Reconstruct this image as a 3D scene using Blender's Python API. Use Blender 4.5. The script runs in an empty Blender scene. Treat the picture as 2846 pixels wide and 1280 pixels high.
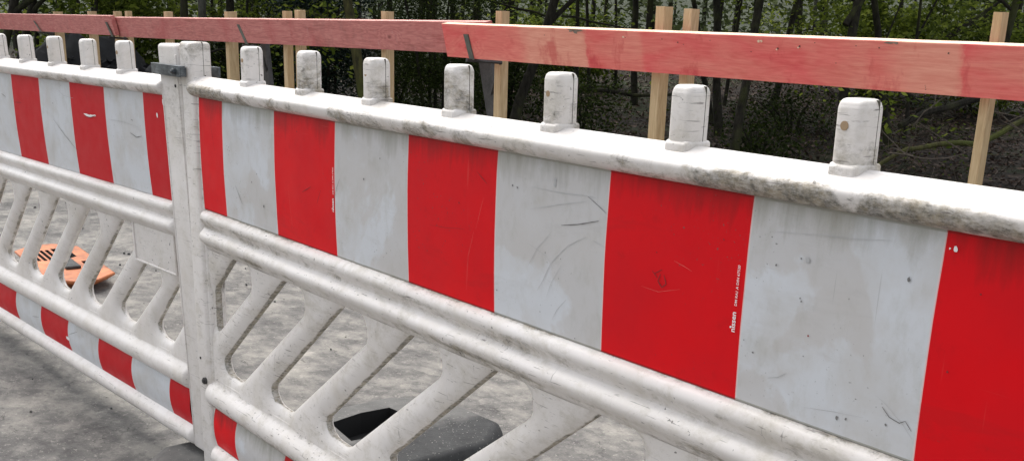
import bpy, math, random
import numpy as np
from mathutils import Vector, Matrix, noise as mnoise
from mathutils.geometry import delaunay_2d_cdt
random.seed(7); rng=np.random.default_rng(7)
SC=bpy.context.scene; COL=SC.collection
G0=.98                                     # height of the top edge of the barrier sheeting above the deck
# ------------------------------------------------------------------ camera
CR=np.array([[0.60619687,0.79477609,0.0292629],[0.26400921,-0.16638653,-0.95006034],[-0.75021629,0.58364928,-0.31069121]])
CT=np.array([2.50076392,-1.03215714,0.18643778+G0]); CF=3143.914; CCX=1423.; CCY=1081.4
def at(u,v,dep):                           # point seen at (u,v) of the photograph at a given distance
    return CT+dep*(CR.T@np.array([(u-CCX)/CF,(v-CCY)/CF,1.]))
def onY(u,v,Y):
    d=CR.T@np.array([(u-CCX)/CF,(v-CCY)/CF,1.]); return CT+(Y-CT[1])/d[1]*d
cam=bpy.data.cameras.new('camera'); co=bpy.data.objects.new('camera',cam); COL.objects.link(co)
m=Matrix.Identity(4)
for i in range(3):
    m[i][0]=CR[0][i]; m[i][1]=-CR[1][i]; m[i][2]=-CR[2][i]; m[i][3]=CT[i]
co.matrix_world=m
cam.sensor_width=36; cam.lens=36*CF/2846; cam.shift_y=(CCY-640)/2846; cam.clip_start=.05; cam.clip_end=600
SC.camera=co
# ------------------------------------------------------------------ material helpers
class MB:
    def __init__(s,name):
        s.m=bpy.data.materials.new(name); s.m.use_nodes=True; s.t=s.m.node_tree; s.t.nodes.clear()
        s.o=s.t.nodes.new('ShaderNodeOutputMaterial'); s.p=s.t.nodes.new('ShaderNodeBsdfPrincipled')
        s.t.links.new(s.p.outputs[0],s.o.inputs[0])
    def n(s,ty): return s.t.nodes.new('ShaderNode'+ty)
    def L(s,v,i):
        if v is None: return
        if hasattr(v,'is_output') or isinstance(v,bpy.types.NodeSocket): s.t.links.new(v,i)
        else:
            if isinstance(v,(tuple,list)) and len(v)==3 and i.type=='RGBA': v=(*v,1)
            i.default_value=v
    def co(s,kind='Object'): return s.n('TexCoord').outputs[kind]
    def map(s,v,sc=(1,1,1),rot=(0,0,0),loc=(0,0,0)):
        k=s.n('Mapping'); s.L(v,k.inputs[0]); k.inputs['Location'].default_value=loc; k.inputs['Rotation'].default_value=rot; k.inputs['Scale'].default_value=sc; return k.outputs[0]
    def noise(s,v,scale=5,det=4,rough=.5,dist=0,out='Fac'):
        k=s.n('TexNoise'); s.L(v,k.inputs['Vector']); k.inputs['Scale'].default_value=scale; k.inputs['Detail'].default_value=det
        k.inputs['Roughness'].default_value=rough; k.inputs['Distortion'].default_value=dist; return k.outputs[0 if out=='Fac' else 1]
    def vor(s,v,scale,feat='F1'):
        k=s.n('TexVoronoi'); k.feature=feat; s.L(v,k.inputs['Vector']); k.inputs['Scale'].default_value=scale; return k.outputs[0]
    def math(s,op,a,b=None,c=None,clamp=False):
        k=s.n('Math'); k.operation=op; k.use_clamp=clamp; s.L(a,k.inputs[0]); s.L(b,k.inputs[1])
        if c is not None: s.L(c,k.inputs[2])
        return k.outputs[0]
    def rng(s,v,a,b,c=0.,d=1.):
        k=s.n('MapRange'); k.clamp=True; s.L(v,k.inputs[0]); k.inputs[1].default_value=a; k.inputs[2].default_value=b; k.inputs[3].default_value=c; k.inputs[4].default_value=d; return k.outputs[0]
    def mix(s,f,a,b,bl='MIX'):
        k=s.n('Mix'); k.data_type='RGBA'; k.blend_type=bl; s.L(f,k.inputs[0]); s.L(a,k.inputs[6]); s.L(b,k.inputs[7]); return k.outputs[2]
    def ramp(s,f,st,interp='LINEAR'):
        k=s.n('ValToRGB'); s.L(f,k.inputs[0]); r=k.color_ramp; r.interpolation=interp
        while len(r.elements)<len(st): r.elements.new(.5)
        for e,(p,c) in zip(r.elements,st): e.position=p; e.color=(*c,1)
        return k.outputs[0]
    def attr(s,name,kind='GEOMETRY'):
        k=s.n('Attribute'); k.attribute_type=kind; k.attribute_name=name; return k.outputs['Fac']
    def sep(s,v):
        k=s.n('SeparateXYZ'); s.L(v,k.inputs[0]); return k.outputs
    def bump(s,h,st=.3,dist=.002):
        k=s.n('Bump'); k.inputs['Strength'].default_value=st; k.inputs['Distance'].default_value=dist; s.L(h,k.inputs['Height']); s.t.links.new(k.outputs[0],s.p.inputs['Normal'])
    def fin(s,col,rough=.5,metal=0.,spec=None):
        s.L(col,s.p.inputs['Base Color']); s.L(rough,s.p.inputs['Roughness']); s.p.inputs['Metallic'].default_value=metal
        if spec is not None: s.p.inputs['Specular IOR Level'].default_value=spec
        return s.m
def shifted(b):                            # object coordinates shifted by each object's own random number
    i=b.n('ObjectInfo'); v=b.n('VectorMath'); v.operation='ADD'; s=b.n('VectorMath'); s.operation='SCALE'; s.inputs[0].default_value=(13,7,5)
    b.L(i.outputs['Random'],s.inputs['Scale']); b.L(b.co(),v.inputs[0]); b.t.links.new(s.outputs[0],v.inputs[1]); return v.outputs[0]

def mat_plastic():
    b=MB('white_plastic'); c=shifted(b)
    g=b.attr('grime','OBJECT'); d=b.attr('dirt')
    base=b.mix(b.rng(b.noise(c,4,5,.6),.35,.7),(.75,.715,.69),(.65,.61,.575))
    base=b.mix(b.math('MULTIPLY',b.rng(b.noise(b.map(c,(1,1,.5)),14,6,.65),.5,.75),.4),base,(.50,.45,.36))
    fl=b.math('MULTIPLY',b.rng(b.noise(b.map(c,(1,1,1.5)),17,13,.80,.3),.49,.64),b.math('ADD',b.math('MULTIPLY',g,.30),.12)); base=b.mix(fl,base,(.36,.32,.235))
    # grime where it collects
    gn=b.noise(b.map(c,(1,1,1.9)),34,13,.86,.4); gm=b.noise(c,3.2,4,.6)
    amt=b.math('MULTIPLY',b.math('MULTIPLY',d,g),b.rng(b.math('ADD',b.math('MULTIPLY',gm,.5),b.math('MULTIPLY',b.noise(b.map(c,(1,1,1.5)),11,6,.7,.5),.5)),.41,.57,.1,1.35))
    f1=b.rng(b.math('ADD',b.math('MULTIPLY',amt,.70),gn),.73,1.0)
    gc=b.mix(b.rng(b.noise(c,60,6,.75),.4,.6),(.27,.225,.15),(.045,.042,.024))
    col=b.mix(b.math('MULTIPLY',b.math('MULTIPLY',f1,.80),b.rng(b.noise(b.map(c,(1,1,2.4)),85,8,.8),.38,.58,.45,1.1)),base,gc)
    # rub marks, scratches and specks
    a1=b.noise(b.map(c,(14,14,300),(0,.5,0)),1,3,.6); a2=b.noise(b.map(c,(120,9,9),(0,-.75,0)),1,3,.6); a3=b.noise(b.map(c,(26,26,240),(0,-.7,0)),1,4,.7,.6)
    mk=b.rng(b.noise(c,8,3,.5),.40,.54)
    a4=b.noise(b.map(c,(30,30,260),(0,1.0,0)),1,3,.6)
    sc=b.math('MAXIMUM',b.math('MAXIMUM',b.rng(a1,.65,.69),b.rng(a4,.655,.70)),b.math('MAXIMUM',b.rng(a2,.70,.74),b.rng(a3,.665,.71)))
    sc=b.math('MULTIPLY',b.math('MULTIPLY',sc,mk),b.math('ADD',b.math('MULTIPLY',g,.55),.2))
    col=b.mix(sc,col,(.13,.11,.10))
    sp=b.math('MULTIPLY',b.rng(b.noise(c,120,2,.5),.69,.73),b.rng(b.noise(c,9,2,.5),.46,.56))
    col=b.mix(b.math('MULTIPLY',sp,.8),col,(.07,.06,.05))
    rub=b.math('MULTIPLY',b.rng(b.noise(b.map(c,(1,1,.55)),38,10,.82,.7),.60,.67),b.rng(b.noise(c,6,2,.5),.46,.62))
    col=b.mix(b.math('MULTIPLY',b.math('MULTIPLY',rub,b.math('ADD',b.math('MULTIPLY',g,.7),.3)),.6),col,(.2,.17,.14))
    b.bump(b.math('ADD',b.noise(c,30,5,.6),b.math('MULTIPLY',sc,-.8)),.22,.0012)
    b.p.inputs['Subsurface Weight'].default_value=0
    return b.fin(col,b.rng(f1,0,1,.36,.8))
def mat_sheet():
    b=MB('striped_sheeting'); c0=b.co(); c=shifted(b); x,y,z=b.sep(c0)
    age=b.attr('age','OBJECT'); top=b.attr('runs')
    ph=b.math('FRACT',b.math('MULTIPLY',b.math('ADD',x,.125),2.)); red=b.math('LESS_THAN',ph,.5)
    e1=b.math('ABSOLUTE',b.math('SUBTRACT',b.math('FRACT',b.math('MULTIPLY',b.math('ADD',x,.125),4.)),.5)); edge=b.math('GREATER_THAN',e1,.4955)
    wh=b.mix(b.rng(b.noise(c,9,8,.62,.3),.42,.66),(.60,.615,.64),(.53,.52,.51))
    cl=b.math('MULTIPLY',b.rng(b.noise(c,4.5,6,.55,.3),.485,.515),b.math('SUBTRACT',1.0,age))
    wh=b.mix(b.math('MULTIPLY',cl,.6),wh,(.50,.475,.455))
    wh=b.mix(b.math('MULTIPLY',b.rng(b.noise(b.map(c,(1,1,.55)),30,9,.72),.52,.72),.32),wh,(.33,.32,.26))
    rd=b.mix(b.rng(b.noise(c,7,6,.6),.35,.7),(.70,.0018,.007),(.60,.004,.010))
    rd=b.mix(age,rd,(.52,.006,.012))
    rd=b.mix(b.math('MULTIPLY',b.rng(b.noise(c,30,8,.7),.58,.78),.28),rd,(.25,.01,.01))
    col=b.mix(red,wh,rd); col=b.mix(b.math('MULTIPLY',edge,.75),col,(.72,.58,.56))
    sm=b.math('MULTIPLY',b.rng(b.noise(b.map(c,(2.2,1,9),(0,.45,0)),2.4,8,.72,.6),.55,.64),.22); col=b.mix(sm,col,b.mix(red,(.42,.41,.40),(.42,.012,.014)))
    # dirty water runs below the rail
    rn=b.noise(b.map(c,(26,26,3.2)),1,6,.65,.3)
    rf=b.math('MULTIPLY',b.rng(b.math('ADD',b.math('MULTIPLY',top,.55),rn),.78,1.12),b.math('SUBTRACT',1.0,b.math('MULTIPLY',age,.8)))
    col=b.mix(b.math('MULTIPLY',rf,.62),col,b.mix(red,(.20,.19,.13),(.12,.012,.01)))
    sp=b.math('MULTIPLY',b.rng(b.noise(c,240,2,.5),.70,.74),b.rng(b.noise(c,6,3,.5),.52,.64))
    col=b.mix(b.math('MULTIPLY',sp,.75),col,(.09,.085,.08))
    a1=b.noise(b.map(c,(7,7,260),(0,.35,0)),1,2,.5); a2=b.noise(b.map(c,(220,7,6),(0,-.5,0)),1,2,.5)
    sc=b.math('MULTIPLY',b.math('MAXIMUM',b.rng(a1,.72,.76),b.rng(a2,.71,.75)),b.rng(b.noise(c,4,2,.5),.5,.62))
    col=b.mix(b.math('MULTIPLY',sc,.35),col,b.mix(red,(.22,.22,.21),(.7,.2,.16)))
    b.bump(b.noise(c,12,6,.6),.25,.0015)
    return b.fin(col,b.rng(b.noise(c,12,6,.6),.3,.7,.38,.6),0.,.16)
def mat_plain(name,col,rough=.6,metal=0.,var=.25,scale=20,bump=.3,spec=None):
    b=MB(name); c=shifted(b); f=b.noise(c,scale,7,.65)
    k=b.mix(b.rng(f,.3,.72),tuple(v*(1+var) for v in col),tuple(v*(1-var) for v in col)); b.bump(f,bump,.003); return b.fin(k,rough,metal,spec)
def mat_rubber():
    b=MB('grey_rubber'); c=b.co(); x,y,z=b.sep(c); n=b.noise(c,11,8,.7)
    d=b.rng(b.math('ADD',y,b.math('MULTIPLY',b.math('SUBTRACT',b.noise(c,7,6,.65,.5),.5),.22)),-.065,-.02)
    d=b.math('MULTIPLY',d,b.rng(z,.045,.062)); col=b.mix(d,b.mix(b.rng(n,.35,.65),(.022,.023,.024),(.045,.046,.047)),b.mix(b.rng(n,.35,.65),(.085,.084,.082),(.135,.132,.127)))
    sp=b.rng(b.noise(c,150,2,.5),.68,.72); col=b.mix(sp,col,(.28,.27,.25)); b.bump(b.noise(c,45,6,.75),.5,.004); return b.fin(col,.75,0,.25)
def mat_galv():
    b=MB('galvanised_steel'); c=shifted(b); f=b.noise(b.map(c,(1,1,3)),30,7,.7); 
    k=b.ramp(b.rng(f,.3,.72),[(0,(.035,.038,.042)),(.55,(.11,.125,.135)),(1,(.30,.32,.34))]); b.bump(f,.2,.002); return b.fin(k,.42,.7)
def mat_wood(name,kind):
    b=MB(name); c=shifted(b) if kind!='new' else b.co(); ax=(1.2,9,14) if kind!='post' else (16,12,1.1)
    cc=b.map(c,ax)
    kn=b.n('TexVoronoi'); b.L(b.map(c,(2.6,0.01,5.5) if kind!='post' else (8,8,2.2)),kn.inputs['Vector']); kn.inputs['Scale'].default_value=1.; kn.inputs['Randomness'].default_value=1.
    kd=kn.outputs['Distance']
    g=b.noise(cc,4,8,.62,1.2); fine=b.noise(b.map(c,tuple(a*6 for a in ax)),4,4,.7)
    rings=b.math('SINE',b.math('MULTIPLY',b.math('ADD',b.noise(cc,1.3,3,.5,.4),b.math('MULTIPLY',b.rng(kd,0,.35,1,0),.35)),70.))
    gr=b.math('ADD',b.math('MULTIPLY',g,.6),b.math('ADD',b.math('MULTIPLY',rings,.06),b.math('MULTIPLY',fine,.4)))
    knot=b.rng(kd,.035,.075,1.,0.)
    if kind=='post':
        col=b.ramp(b.rng(gr,.3,.75),[(0,(.40,.27,.14)),(.5,(.52,.38,.215)),(1,(.64,.50,.32))])
        col=b.mix(b.math('MULTIPLY',knot,.75),col,(.20,.09,.035)); ro=.7
        col=b.mix(b.math('MULTIPLY',b.rng(b.noise(c,5,5,.6),.55,.75),.35),col,(.36,.25,.15))
    elif kind=='old':
        col=b.ramp(b.rng(gr,.28,.75),[(0,(.34,.105,.09)),(.5,(.52,.185,.165)),(1,(.63,.28,.24))])
        col=b.mix(b.math('MULTIPLY',b.rng(b.noise(b.map(c,(1,1,1)),3.5,7,.65,.5),.52,.68),.45),col,(.42,.065,.07))
        col=b.mix(b.math('MULTIPLY',b.rng(b.noise(b.map(c,(3,3,1)),9,6,.7),.60,.75),.55),col,(.55,.33,.31))
        col=b.mix(b.math('MULTIPLY',b.rng(b.noise(c,6,6,.7),.55,.75),.4),col,(.14,.06,.05))
        col=b.mix(b.math('MULTIPLY',knot,.8),col,(.10,.022,.018)); ro=.75
    elif kind=='new':
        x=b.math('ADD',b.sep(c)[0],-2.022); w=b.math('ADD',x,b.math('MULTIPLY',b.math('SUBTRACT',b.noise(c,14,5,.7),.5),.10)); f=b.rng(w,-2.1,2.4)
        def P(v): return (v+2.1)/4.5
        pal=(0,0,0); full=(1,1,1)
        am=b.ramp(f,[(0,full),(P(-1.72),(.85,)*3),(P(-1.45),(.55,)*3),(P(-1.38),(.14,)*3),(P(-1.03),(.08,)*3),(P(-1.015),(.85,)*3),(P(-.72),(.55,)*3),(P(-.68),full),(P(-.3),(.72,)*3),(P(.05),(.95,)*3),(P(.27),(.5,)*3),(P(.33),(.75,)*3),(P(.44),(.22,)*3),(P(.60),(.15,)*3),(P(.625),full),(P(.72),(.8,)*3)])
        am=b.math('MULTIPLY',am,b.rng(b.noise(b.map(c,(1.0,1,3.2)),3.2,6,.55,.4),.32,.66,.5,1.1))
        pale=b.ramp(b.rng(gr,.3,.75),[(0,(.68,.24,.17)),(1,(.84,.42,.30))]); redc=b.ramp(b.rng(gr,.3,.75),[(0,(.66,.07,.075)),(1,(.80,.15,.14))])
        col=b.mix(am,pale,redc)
        col=b.mix(b.math('MULTIPLY',b.rng(b.noise(b.map(c,(1,1,.5)),7,6,.65),.58,.68),.55),col,(.50,.03,.04)); col=b.mix(b.rng(b.vor(b.map(c,(1,.01,2.2)),4.5),.012,.022,.9,0),col,(.03,.012,.012))
        col=b.mix(b.math('MULTIPLY',knot,.7),col,(.30,.02,.02)); ro=.65
    else:
        col=b.ramp(b.rng(gr,.3,.75),[(0,(.66,.42,.28)),(.5,(.80,.62,.44)),(1,(.86,.72,.55))]); ro=.7
    b.bump(gr,.35,.002); return b.fin(col,ro,0.,.3)
def mat_ground():
    b=MB('concrete_deck'); c=b.co(); c2=b.map(c,(1,1.0,1),(0,0,.45))
    st=b.map(c,(1,2.4,1),(0,0,-.35))
    st=b.map(c,(1,1.25,1),(0,0,-.35)); n1=b.noise(c,2.4,4,.55,.3); n2=b.noise(st,8,13,.74,.12); n3=b.math('ADD',b.math('MULTIPLY',b.noise(st,34,8,.75,.1),.45),b.math('MULTIPLY',b.noise(st,105,8,.75,.1),.55))
    wv=b.n('VectorMath'); wv.operation='ADD'; b.L(st,wv.inputs[0]); w2=b.n('VectorMath'); w2.operation='SCALE'; w2.inputs['Scale'].default_value=.09; b.L(b.noise(st,14,5,.7,out='Color'),w2.inputs[0]); b.t.links.new(w2.outputs[0],wv.inputs[1])
    fk=b.n('TexVoronoi'); b.t.links.new(wv.outputs[0],fk.inputs['Vector']); fk.inputs['Scale'].default_value=17; fkv=b.sep(fk.outputs['Color'])[0]
    big=b.rng(b.math('ADD',b.math('MULTIPLY',n1,.55),b.math('ADD',b.math('MULTIPLY',n2,.7),b.math('MULTIPLY',fkv,.07))),.50,.84)
    col=b.ramp(big,[(0,(.072,.069,.067)),(.25,(.115,.110,.106)),(.44,(.155,.148,.139)),(.54,(.195,.186,.172)),(.78,(.245,.232,.21)),(1,(.34,.32,.285))])
    col=b.mix(b.rng(n3,.40,.435,.7,0.),col,(.05,.048,.046))
    col=b.mix(b.rng(n3,.555,.585,0.,.6),col,(.36,.34,.305))
    ck=b.n('TexVoronoi'); ck.feature='DISTANCE_TO_EDGE'; b.t.links.new(wv.outputs[0],ck.inputs['Vector']); ck.inputs['Scale'].default_value=5.5
    col=b.mix(b.math('MULTIPLY',b.rng(ck.outputs['Distance'],.003,.012,.8,0),b.rng(b.noise(c,4,3,.5),.52,.6)),col,(.045,.042,.04))
    tq=b.noise(b.map(c,(1,1.6,1),(0,0,-.35)),20,4,.6,.8); th=b.math('MULTIPLY',b.rng(tq,.655,.70),b.rng(n2,.45,.55,1,0))
    col=b.mix(b.math('MULTIPLY',th,.8),col,(.05,.048,.046))
    sp=b.rng(b.vor(c,90),.0,.16,1,0); col=b.mix(b.math('MULTIPLY',sp,b.rng(b.noise(c,20,2),.55,.62)),col,(.03,.03,.03))
    b.bump(b.math('ADD',b.math('MULTIPLY',n2,.8),b.math('MULTIPLY',n3,.5)),.6,.014)
    return b.fin(col,.8,0.,.25)
def mat_litter():
    b=MB('forest_floor'); c=b.co(); v=b.n('TexVoronoi'); b.L(b.map(c,(1,1,1)),v.inputs['Vector']); v.inputs['Scale'].default_value=16
    n=b.noise(c,3,8,.7); f=b.sep(v.outputs['Color'])[0]
    col=b.ramp(f,[(0,(.012,.008,.006)),(.4,(.03,.02,.015)),(.75,(.06,.041,.031)),(1,(.13,.095,.075))]); col=b.mix(b.rng(n,.45,.6),(.015,.011,.008),col)
    col=b.mix(b.rng(b.noise(c,.45,5,.6),.5,.62,0,.6),col,(.03,.05,.012))
    ln=b.n('VectorMath'); ln.operation='LENGTH'; b.L(c,ln.inputs[0]); col=b.mix(b.rng(b.math('ADD',ln.outputs['Value'],b.noise(c,.3,4,.6)),22,30,0,.92),col,b.mix(b.rng(b.noise(c,2,7,.7),.4,.6),(.016,.022,.010),(.035,.045,.02)))
    b.bump(b.math('ADD',f,n),.8,.05); return b.fin(col,.85,0,.2)
def mat_leaf(name,stops,trans=.3,rough=.75,spec=.08):
    b=MB(name); f=b.attr('tint'); col=b.ramp(f,stops); b.fin(col,rough,0.,spec)
    t=b.n('BsdfTranslucent'); b.t.links.new(col,t.inputs[0]); k=b.n('MixShader'); k.inputs[0].default_value=trans
    b.t.links.new(b.p.outputs[0],k.inputs[1]); b.t.links.new(t.outputs[0],k.inputs[2]); b.t.links.new(k.outputs[0],b.o.inputs[0]); return b.m
def mat_bark(name,a,c_,moss=.4):
    b=MB(name); c=shifted(b); n=b.noise(b.map(c,(1,1,.25)),22,8,.7); col=b.mix(b.rng(n,.35,.68),a,c_)
    col=b.mix(b.rng(b.noise(c,2.5,5,.6),.5,.66,0,moss),col,(.075,.09,.02)); b.bump(n,.8,.02); return b.fin(col,.9,0,.15)
M={}
M['plastic']=mat_plastic(); M['sheet']=mat_sheet(); M['galv']=mat_galv()
M['post']=mat_wood('raw_pine','post'); M['old']=mat_wood('weathered_red_timber','old'); M['new']=mat_wood('red_stained_timber','new'); M['edge']=mat_wood('sawn_edge','edge')
M['edgeold']=mat_plain('pink_sawn_edge',(.60,.30,.26),.7,0,.25,15); M['ground']=mat_ground(); M['litter']=mat_litter()
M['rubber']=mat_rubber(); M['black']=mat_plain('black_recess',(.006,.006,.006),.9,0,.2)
M['orange']=mat_plain('orange_plastic',(.40,.125,.045),.6,0,.5,14,.6); M['rust']=mat_plain('rusty_steel',(.075,.035,.022),.7,.3,.5,40,.6)
M['brownhole']=mat_plain('dried_mud',(.36,.25,.15),.9,0,.2); M['dark']=mat_plain('dark_scratch',(.17,.165,.16),.7,0,.3); M['faint']=mat_plain('faint_scratch',(.42,.42,.42),.6,0,.2)
M['pale']=mat_plain('pale_scratch',(.68,.14,.12),.6,0,.2); M['chip']=mat_plain('white_chip',(.82,.80,.78),.5,0,.05); M['umber']=mat_plain('dark_mark',(.22,.010,.012),.7,0,.3)
M['ink']=mat_plain('white_print',(.85,.80,.80),.5,0,.03,20,0); M['seam']=mat_plain('mould_seam',(.06,.055,.04),.9,0,.5,60)
M['steel']=mat_plain('dark_painted_steel',(.055,.053,.052),.6,.4,.5,25,.4); M['hooksteel']=mat_plain('grey_steel_strap',(.12,.12,.10),.6,.3,.4,30,.4)
M['stain']=mat_plain('grey_stain',(.22,.17,.13),.8,0,.3,60); M['soil']=mat_plain('dark_soil',(.016,.016,.018),.95,0,.6,5,.9); M['debris']=mat_plain('dark_debris',(.04,.042,.042),.8,0,.6,40)
M['bark']=mat_bark('dark_bark',(.010,.009,.007),(.038,.034,.026),.35); M['barkgrey']=mat_bark('grey_bark',(.03,.03,.025),(.09,.088,.075),.35); M['moss']=mat_bark('mossy_bark',(.03,.028,.015),(.09,.085,.03),1.0)
M['twig']=mat_plain('grey_twig',(.085,.068,.052),.9,0,.4)
M['leafY']=mat_leaf('spring_leaf',[(0,(.02,.03,.007)),(.35,(.07,.10,.015)),(.7,(.19,.24,.035)),(1,(.40,.44,.08))],.4)
M['leafH']=mat_leaf('holly_leaf',[(0,(.006,.012,.008)),(.6,(.018,.036,.024)),(.9,(.035,.062,.045)),(1,(.09,.13,.11))],.05,.5,.25)
M['leafI']=mat_leaf('hedge_leaf',[(0,(.008,.013,.004)),(.5,(.026,.040,.009)),(.85,(.06,.08,.016)),(1,(.10,.125,.028))],.2,.8)
M['leafF']=mat_leaf('far_leaf',[(0,(.018,.026,.011)),(.5,(.048,.064,.024)),(1,(.12,.15,.055))],.3)
M['leafB']=mat_leaf('fallen_leaf',[(0,(.016,.010,.008)),(.55,(.065,.042,.033)),(.85,(.14,.098,.08)),(1,(.24,.19,.165))],.1,.6)
M['hill']=mat_plain('wooded_slope',(.035,.042,.026),.95,0,.6,1.2,.5)
# ------------------------------------------------------------------ mesh helpers
class Mesh:
    def __init__(s): s.v=[]; s.f=[]; s.m=[]; s.a=[]
    def add(s,vs,fs,mi=0,a=0.):
        k=len(s.v); s.v+= [tuple(map(float,p)) for p in vs]; s.f+=[tuple(i+k for i in f) for f in fs]; s.m+=[mi]*len(fs)
        s.a+= (list(a) if hasattr(a,'__len__') else [a]*len(vs))
        return s
def build(mesh,name,mats,parent=None,smooth=True,angle=40,aname=None):
    me=bpy.data.meshes.new(name); me.from_pydata(mesh.v,[],mesh.f); me.validate()
    for x in (mats if isinstance(mats,(list,tuple)) else [mats]): me.materials.append(x)
    if len(me.polygons)==len(mesh.m): me.polygons.foreach_set('material_index',mesh.m)
    if aname: 
        at_=me.attributes.new(aname,'FLOAT','POINT'); at_.data.foreach_set('value',mesh.a)
    if smooth:
        me.polygons.foreach_set('use_smooth',[True]*len(me.polygons))
        try: me.set_sharp_from_angle(angle=math.radians(angle))
        except Exception: pass
    me.update(); o=bpy.data.objects.new(name,me); COL.objects.link(o)
    if parent is not None: o.parent=parent
    return o
def tag(o,label=None,cat=None,group=None,kind=None):
    for k,v in (('label',label),('category',cat),('group',group),('kind',kind)):
        if v: o[k]=v
    return o
def empty(name,loc=(0,0,0)):
    o=bpy.data.objects.new(name,None); COL.objects.link(o); o.location=loc; o.empty_display_size=.1; return o
def rbox(M_,x0,x1,y0,y1,z0,z1,r=.003,mi=0,seg=3,a=0.,edges=('x','y','z')):
    """box with rounded edges: superellipsoid-like grid snapped to a rounded box"""
    r=min(r,(x1-x0)/2,(y1-y0)/2,(z1-z0)/2)*.999
    def ax(lo,hi):
        t=[lo+r*(1-math.cos(k*math.pi/2/seg)) for k in range(seg+1)]; return t+[hi-(q-lo) for q in reversed(t)]
    X,Y,Z=ax(x0,x1),ax(y0,y1),ax(z0,z1); n=len(X); idx={}; vs=[]
    c=lambda v,lo,hi:min(max(v,lo+r),hi-r)
    def vid(i,j,k):
        if (i,j,k) not in idx:
            p=np.array([X[i],Y[j],Z[k]]); q=np.array([c(p[0],x0,x1),c(p[1],y0,y1),c(p[2],z0,z1)]); d=p-q; l=np.linalg.norm(d)
            # push onto rounded surface
            if l>1e-9:
                mx=max(abs(d[0]),abs(d[1]),abs(d[2])); p=q+d/l*r if mx>r*.999 or True else p
            idx[(i,j,k)]=len(vs); vs.append(p)
        return idx[(i,j,k)]
    fs=[]
    for i in range(n-1):
        for j in range(n-1):
            fs.append((vid(i,j,0),vid(i,j+1,0),vid(i+1,j+1,0),vid(i+1,j,0))); fs.append((vid(i,j,n-1),vid(i+1,j,n-1),vid(i+1,j+1,n-1),vid(i,j+1,n-1)))
            fs.append((vid(i,0,j),vid(i+1,0,j),vid(i+1,0,j+1),vid(i,0,j+1))); fs.append((vid(i,n-1,j),vid(i,n-1,j+1),vid(i+1,n-1,j+1),vid(i+1,n-1,j)))
            fs.append((vid(0,i,j),vid(0,i,j+1),vid(0,i+1,j+1),vid(0,i+1,j))); fs.append((vid(n-1,i,j),vid(n-1,i+1,j),vid(n-1,i+1,j+1),vid(n-1,i,j+1)))
    av=a(vs) if callable(a) else a
    M_.add(vs,fs,mi,av); return M_
def tube(M_,pts,rad,n=8,mi=0,cap=True,a=0.,flat=None):
    P=[Vector(p) for p in pts]; vs=[]; fs=[]; R=rad if hasattr(rad,'__len__') else [rad]*len(P); up=Vector((0.13,.21,1)).normalized()
    for i,p in enumerate(P):
        t=(P[min(i+1,len(P)-1)]-P[max(i-1,0)]).normalized(); u=t.cross(up)
        if u.length<1e-3: u=t.cross(Vector((1,0,0)))
        u.normalize(); w=t.cross(u)
        for k in range(n):
            an=2*math.pi*k/n; vs.append(p+(u*math.cos(an)+w*math.sin(an))*R[i])
    for i in range(len(P)-1):
        for k in range(n): fs.append((i*n+k,i*n+(k+1)%n,(i+1)*n+(k+1)%n,(i+1)*n+k))
    if cap: fs.append(tuple(range(n-1,-1,-1))); fs.append(tuple((len(P)-1)*n+k for k in range(n)))
    M_.add(vs,fs,mi,a); return M_
def disc(M_,c,r,nrm='y',depth=.002,n=18,mi=0):
    c=Vector(c); tube(M_,[c,c+Vector((0,-depth,0))] if nrm=='y' else [c,c+Vector((0,0,depth))],r,n,mi)
def text_mesh(s,size,bold=False):
    cu=bpy.data.curves.new('txt','FONT'); cu.body=s; cu.size=size; cu.resolution_u=3
    cu.offset=size*(.022 if bold else .010)
    o=bpy.data.objects.new('txt',cu); COL.objects.link(o); dg=bpy.context.evaluated_depsgraph_get(); me=bpy.data.meshes.new_from_object(o.evaluated_get(dg))
    vs=[tuple(v.co) for v in me.vertices]; fs=[tuple(p.vertices) for p in me.polygons]
    bpy.data.objects.remove(o); bpy.data.curves.remove(cu); bpy.data.meshes.remove(me); return vs,fs
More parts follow.
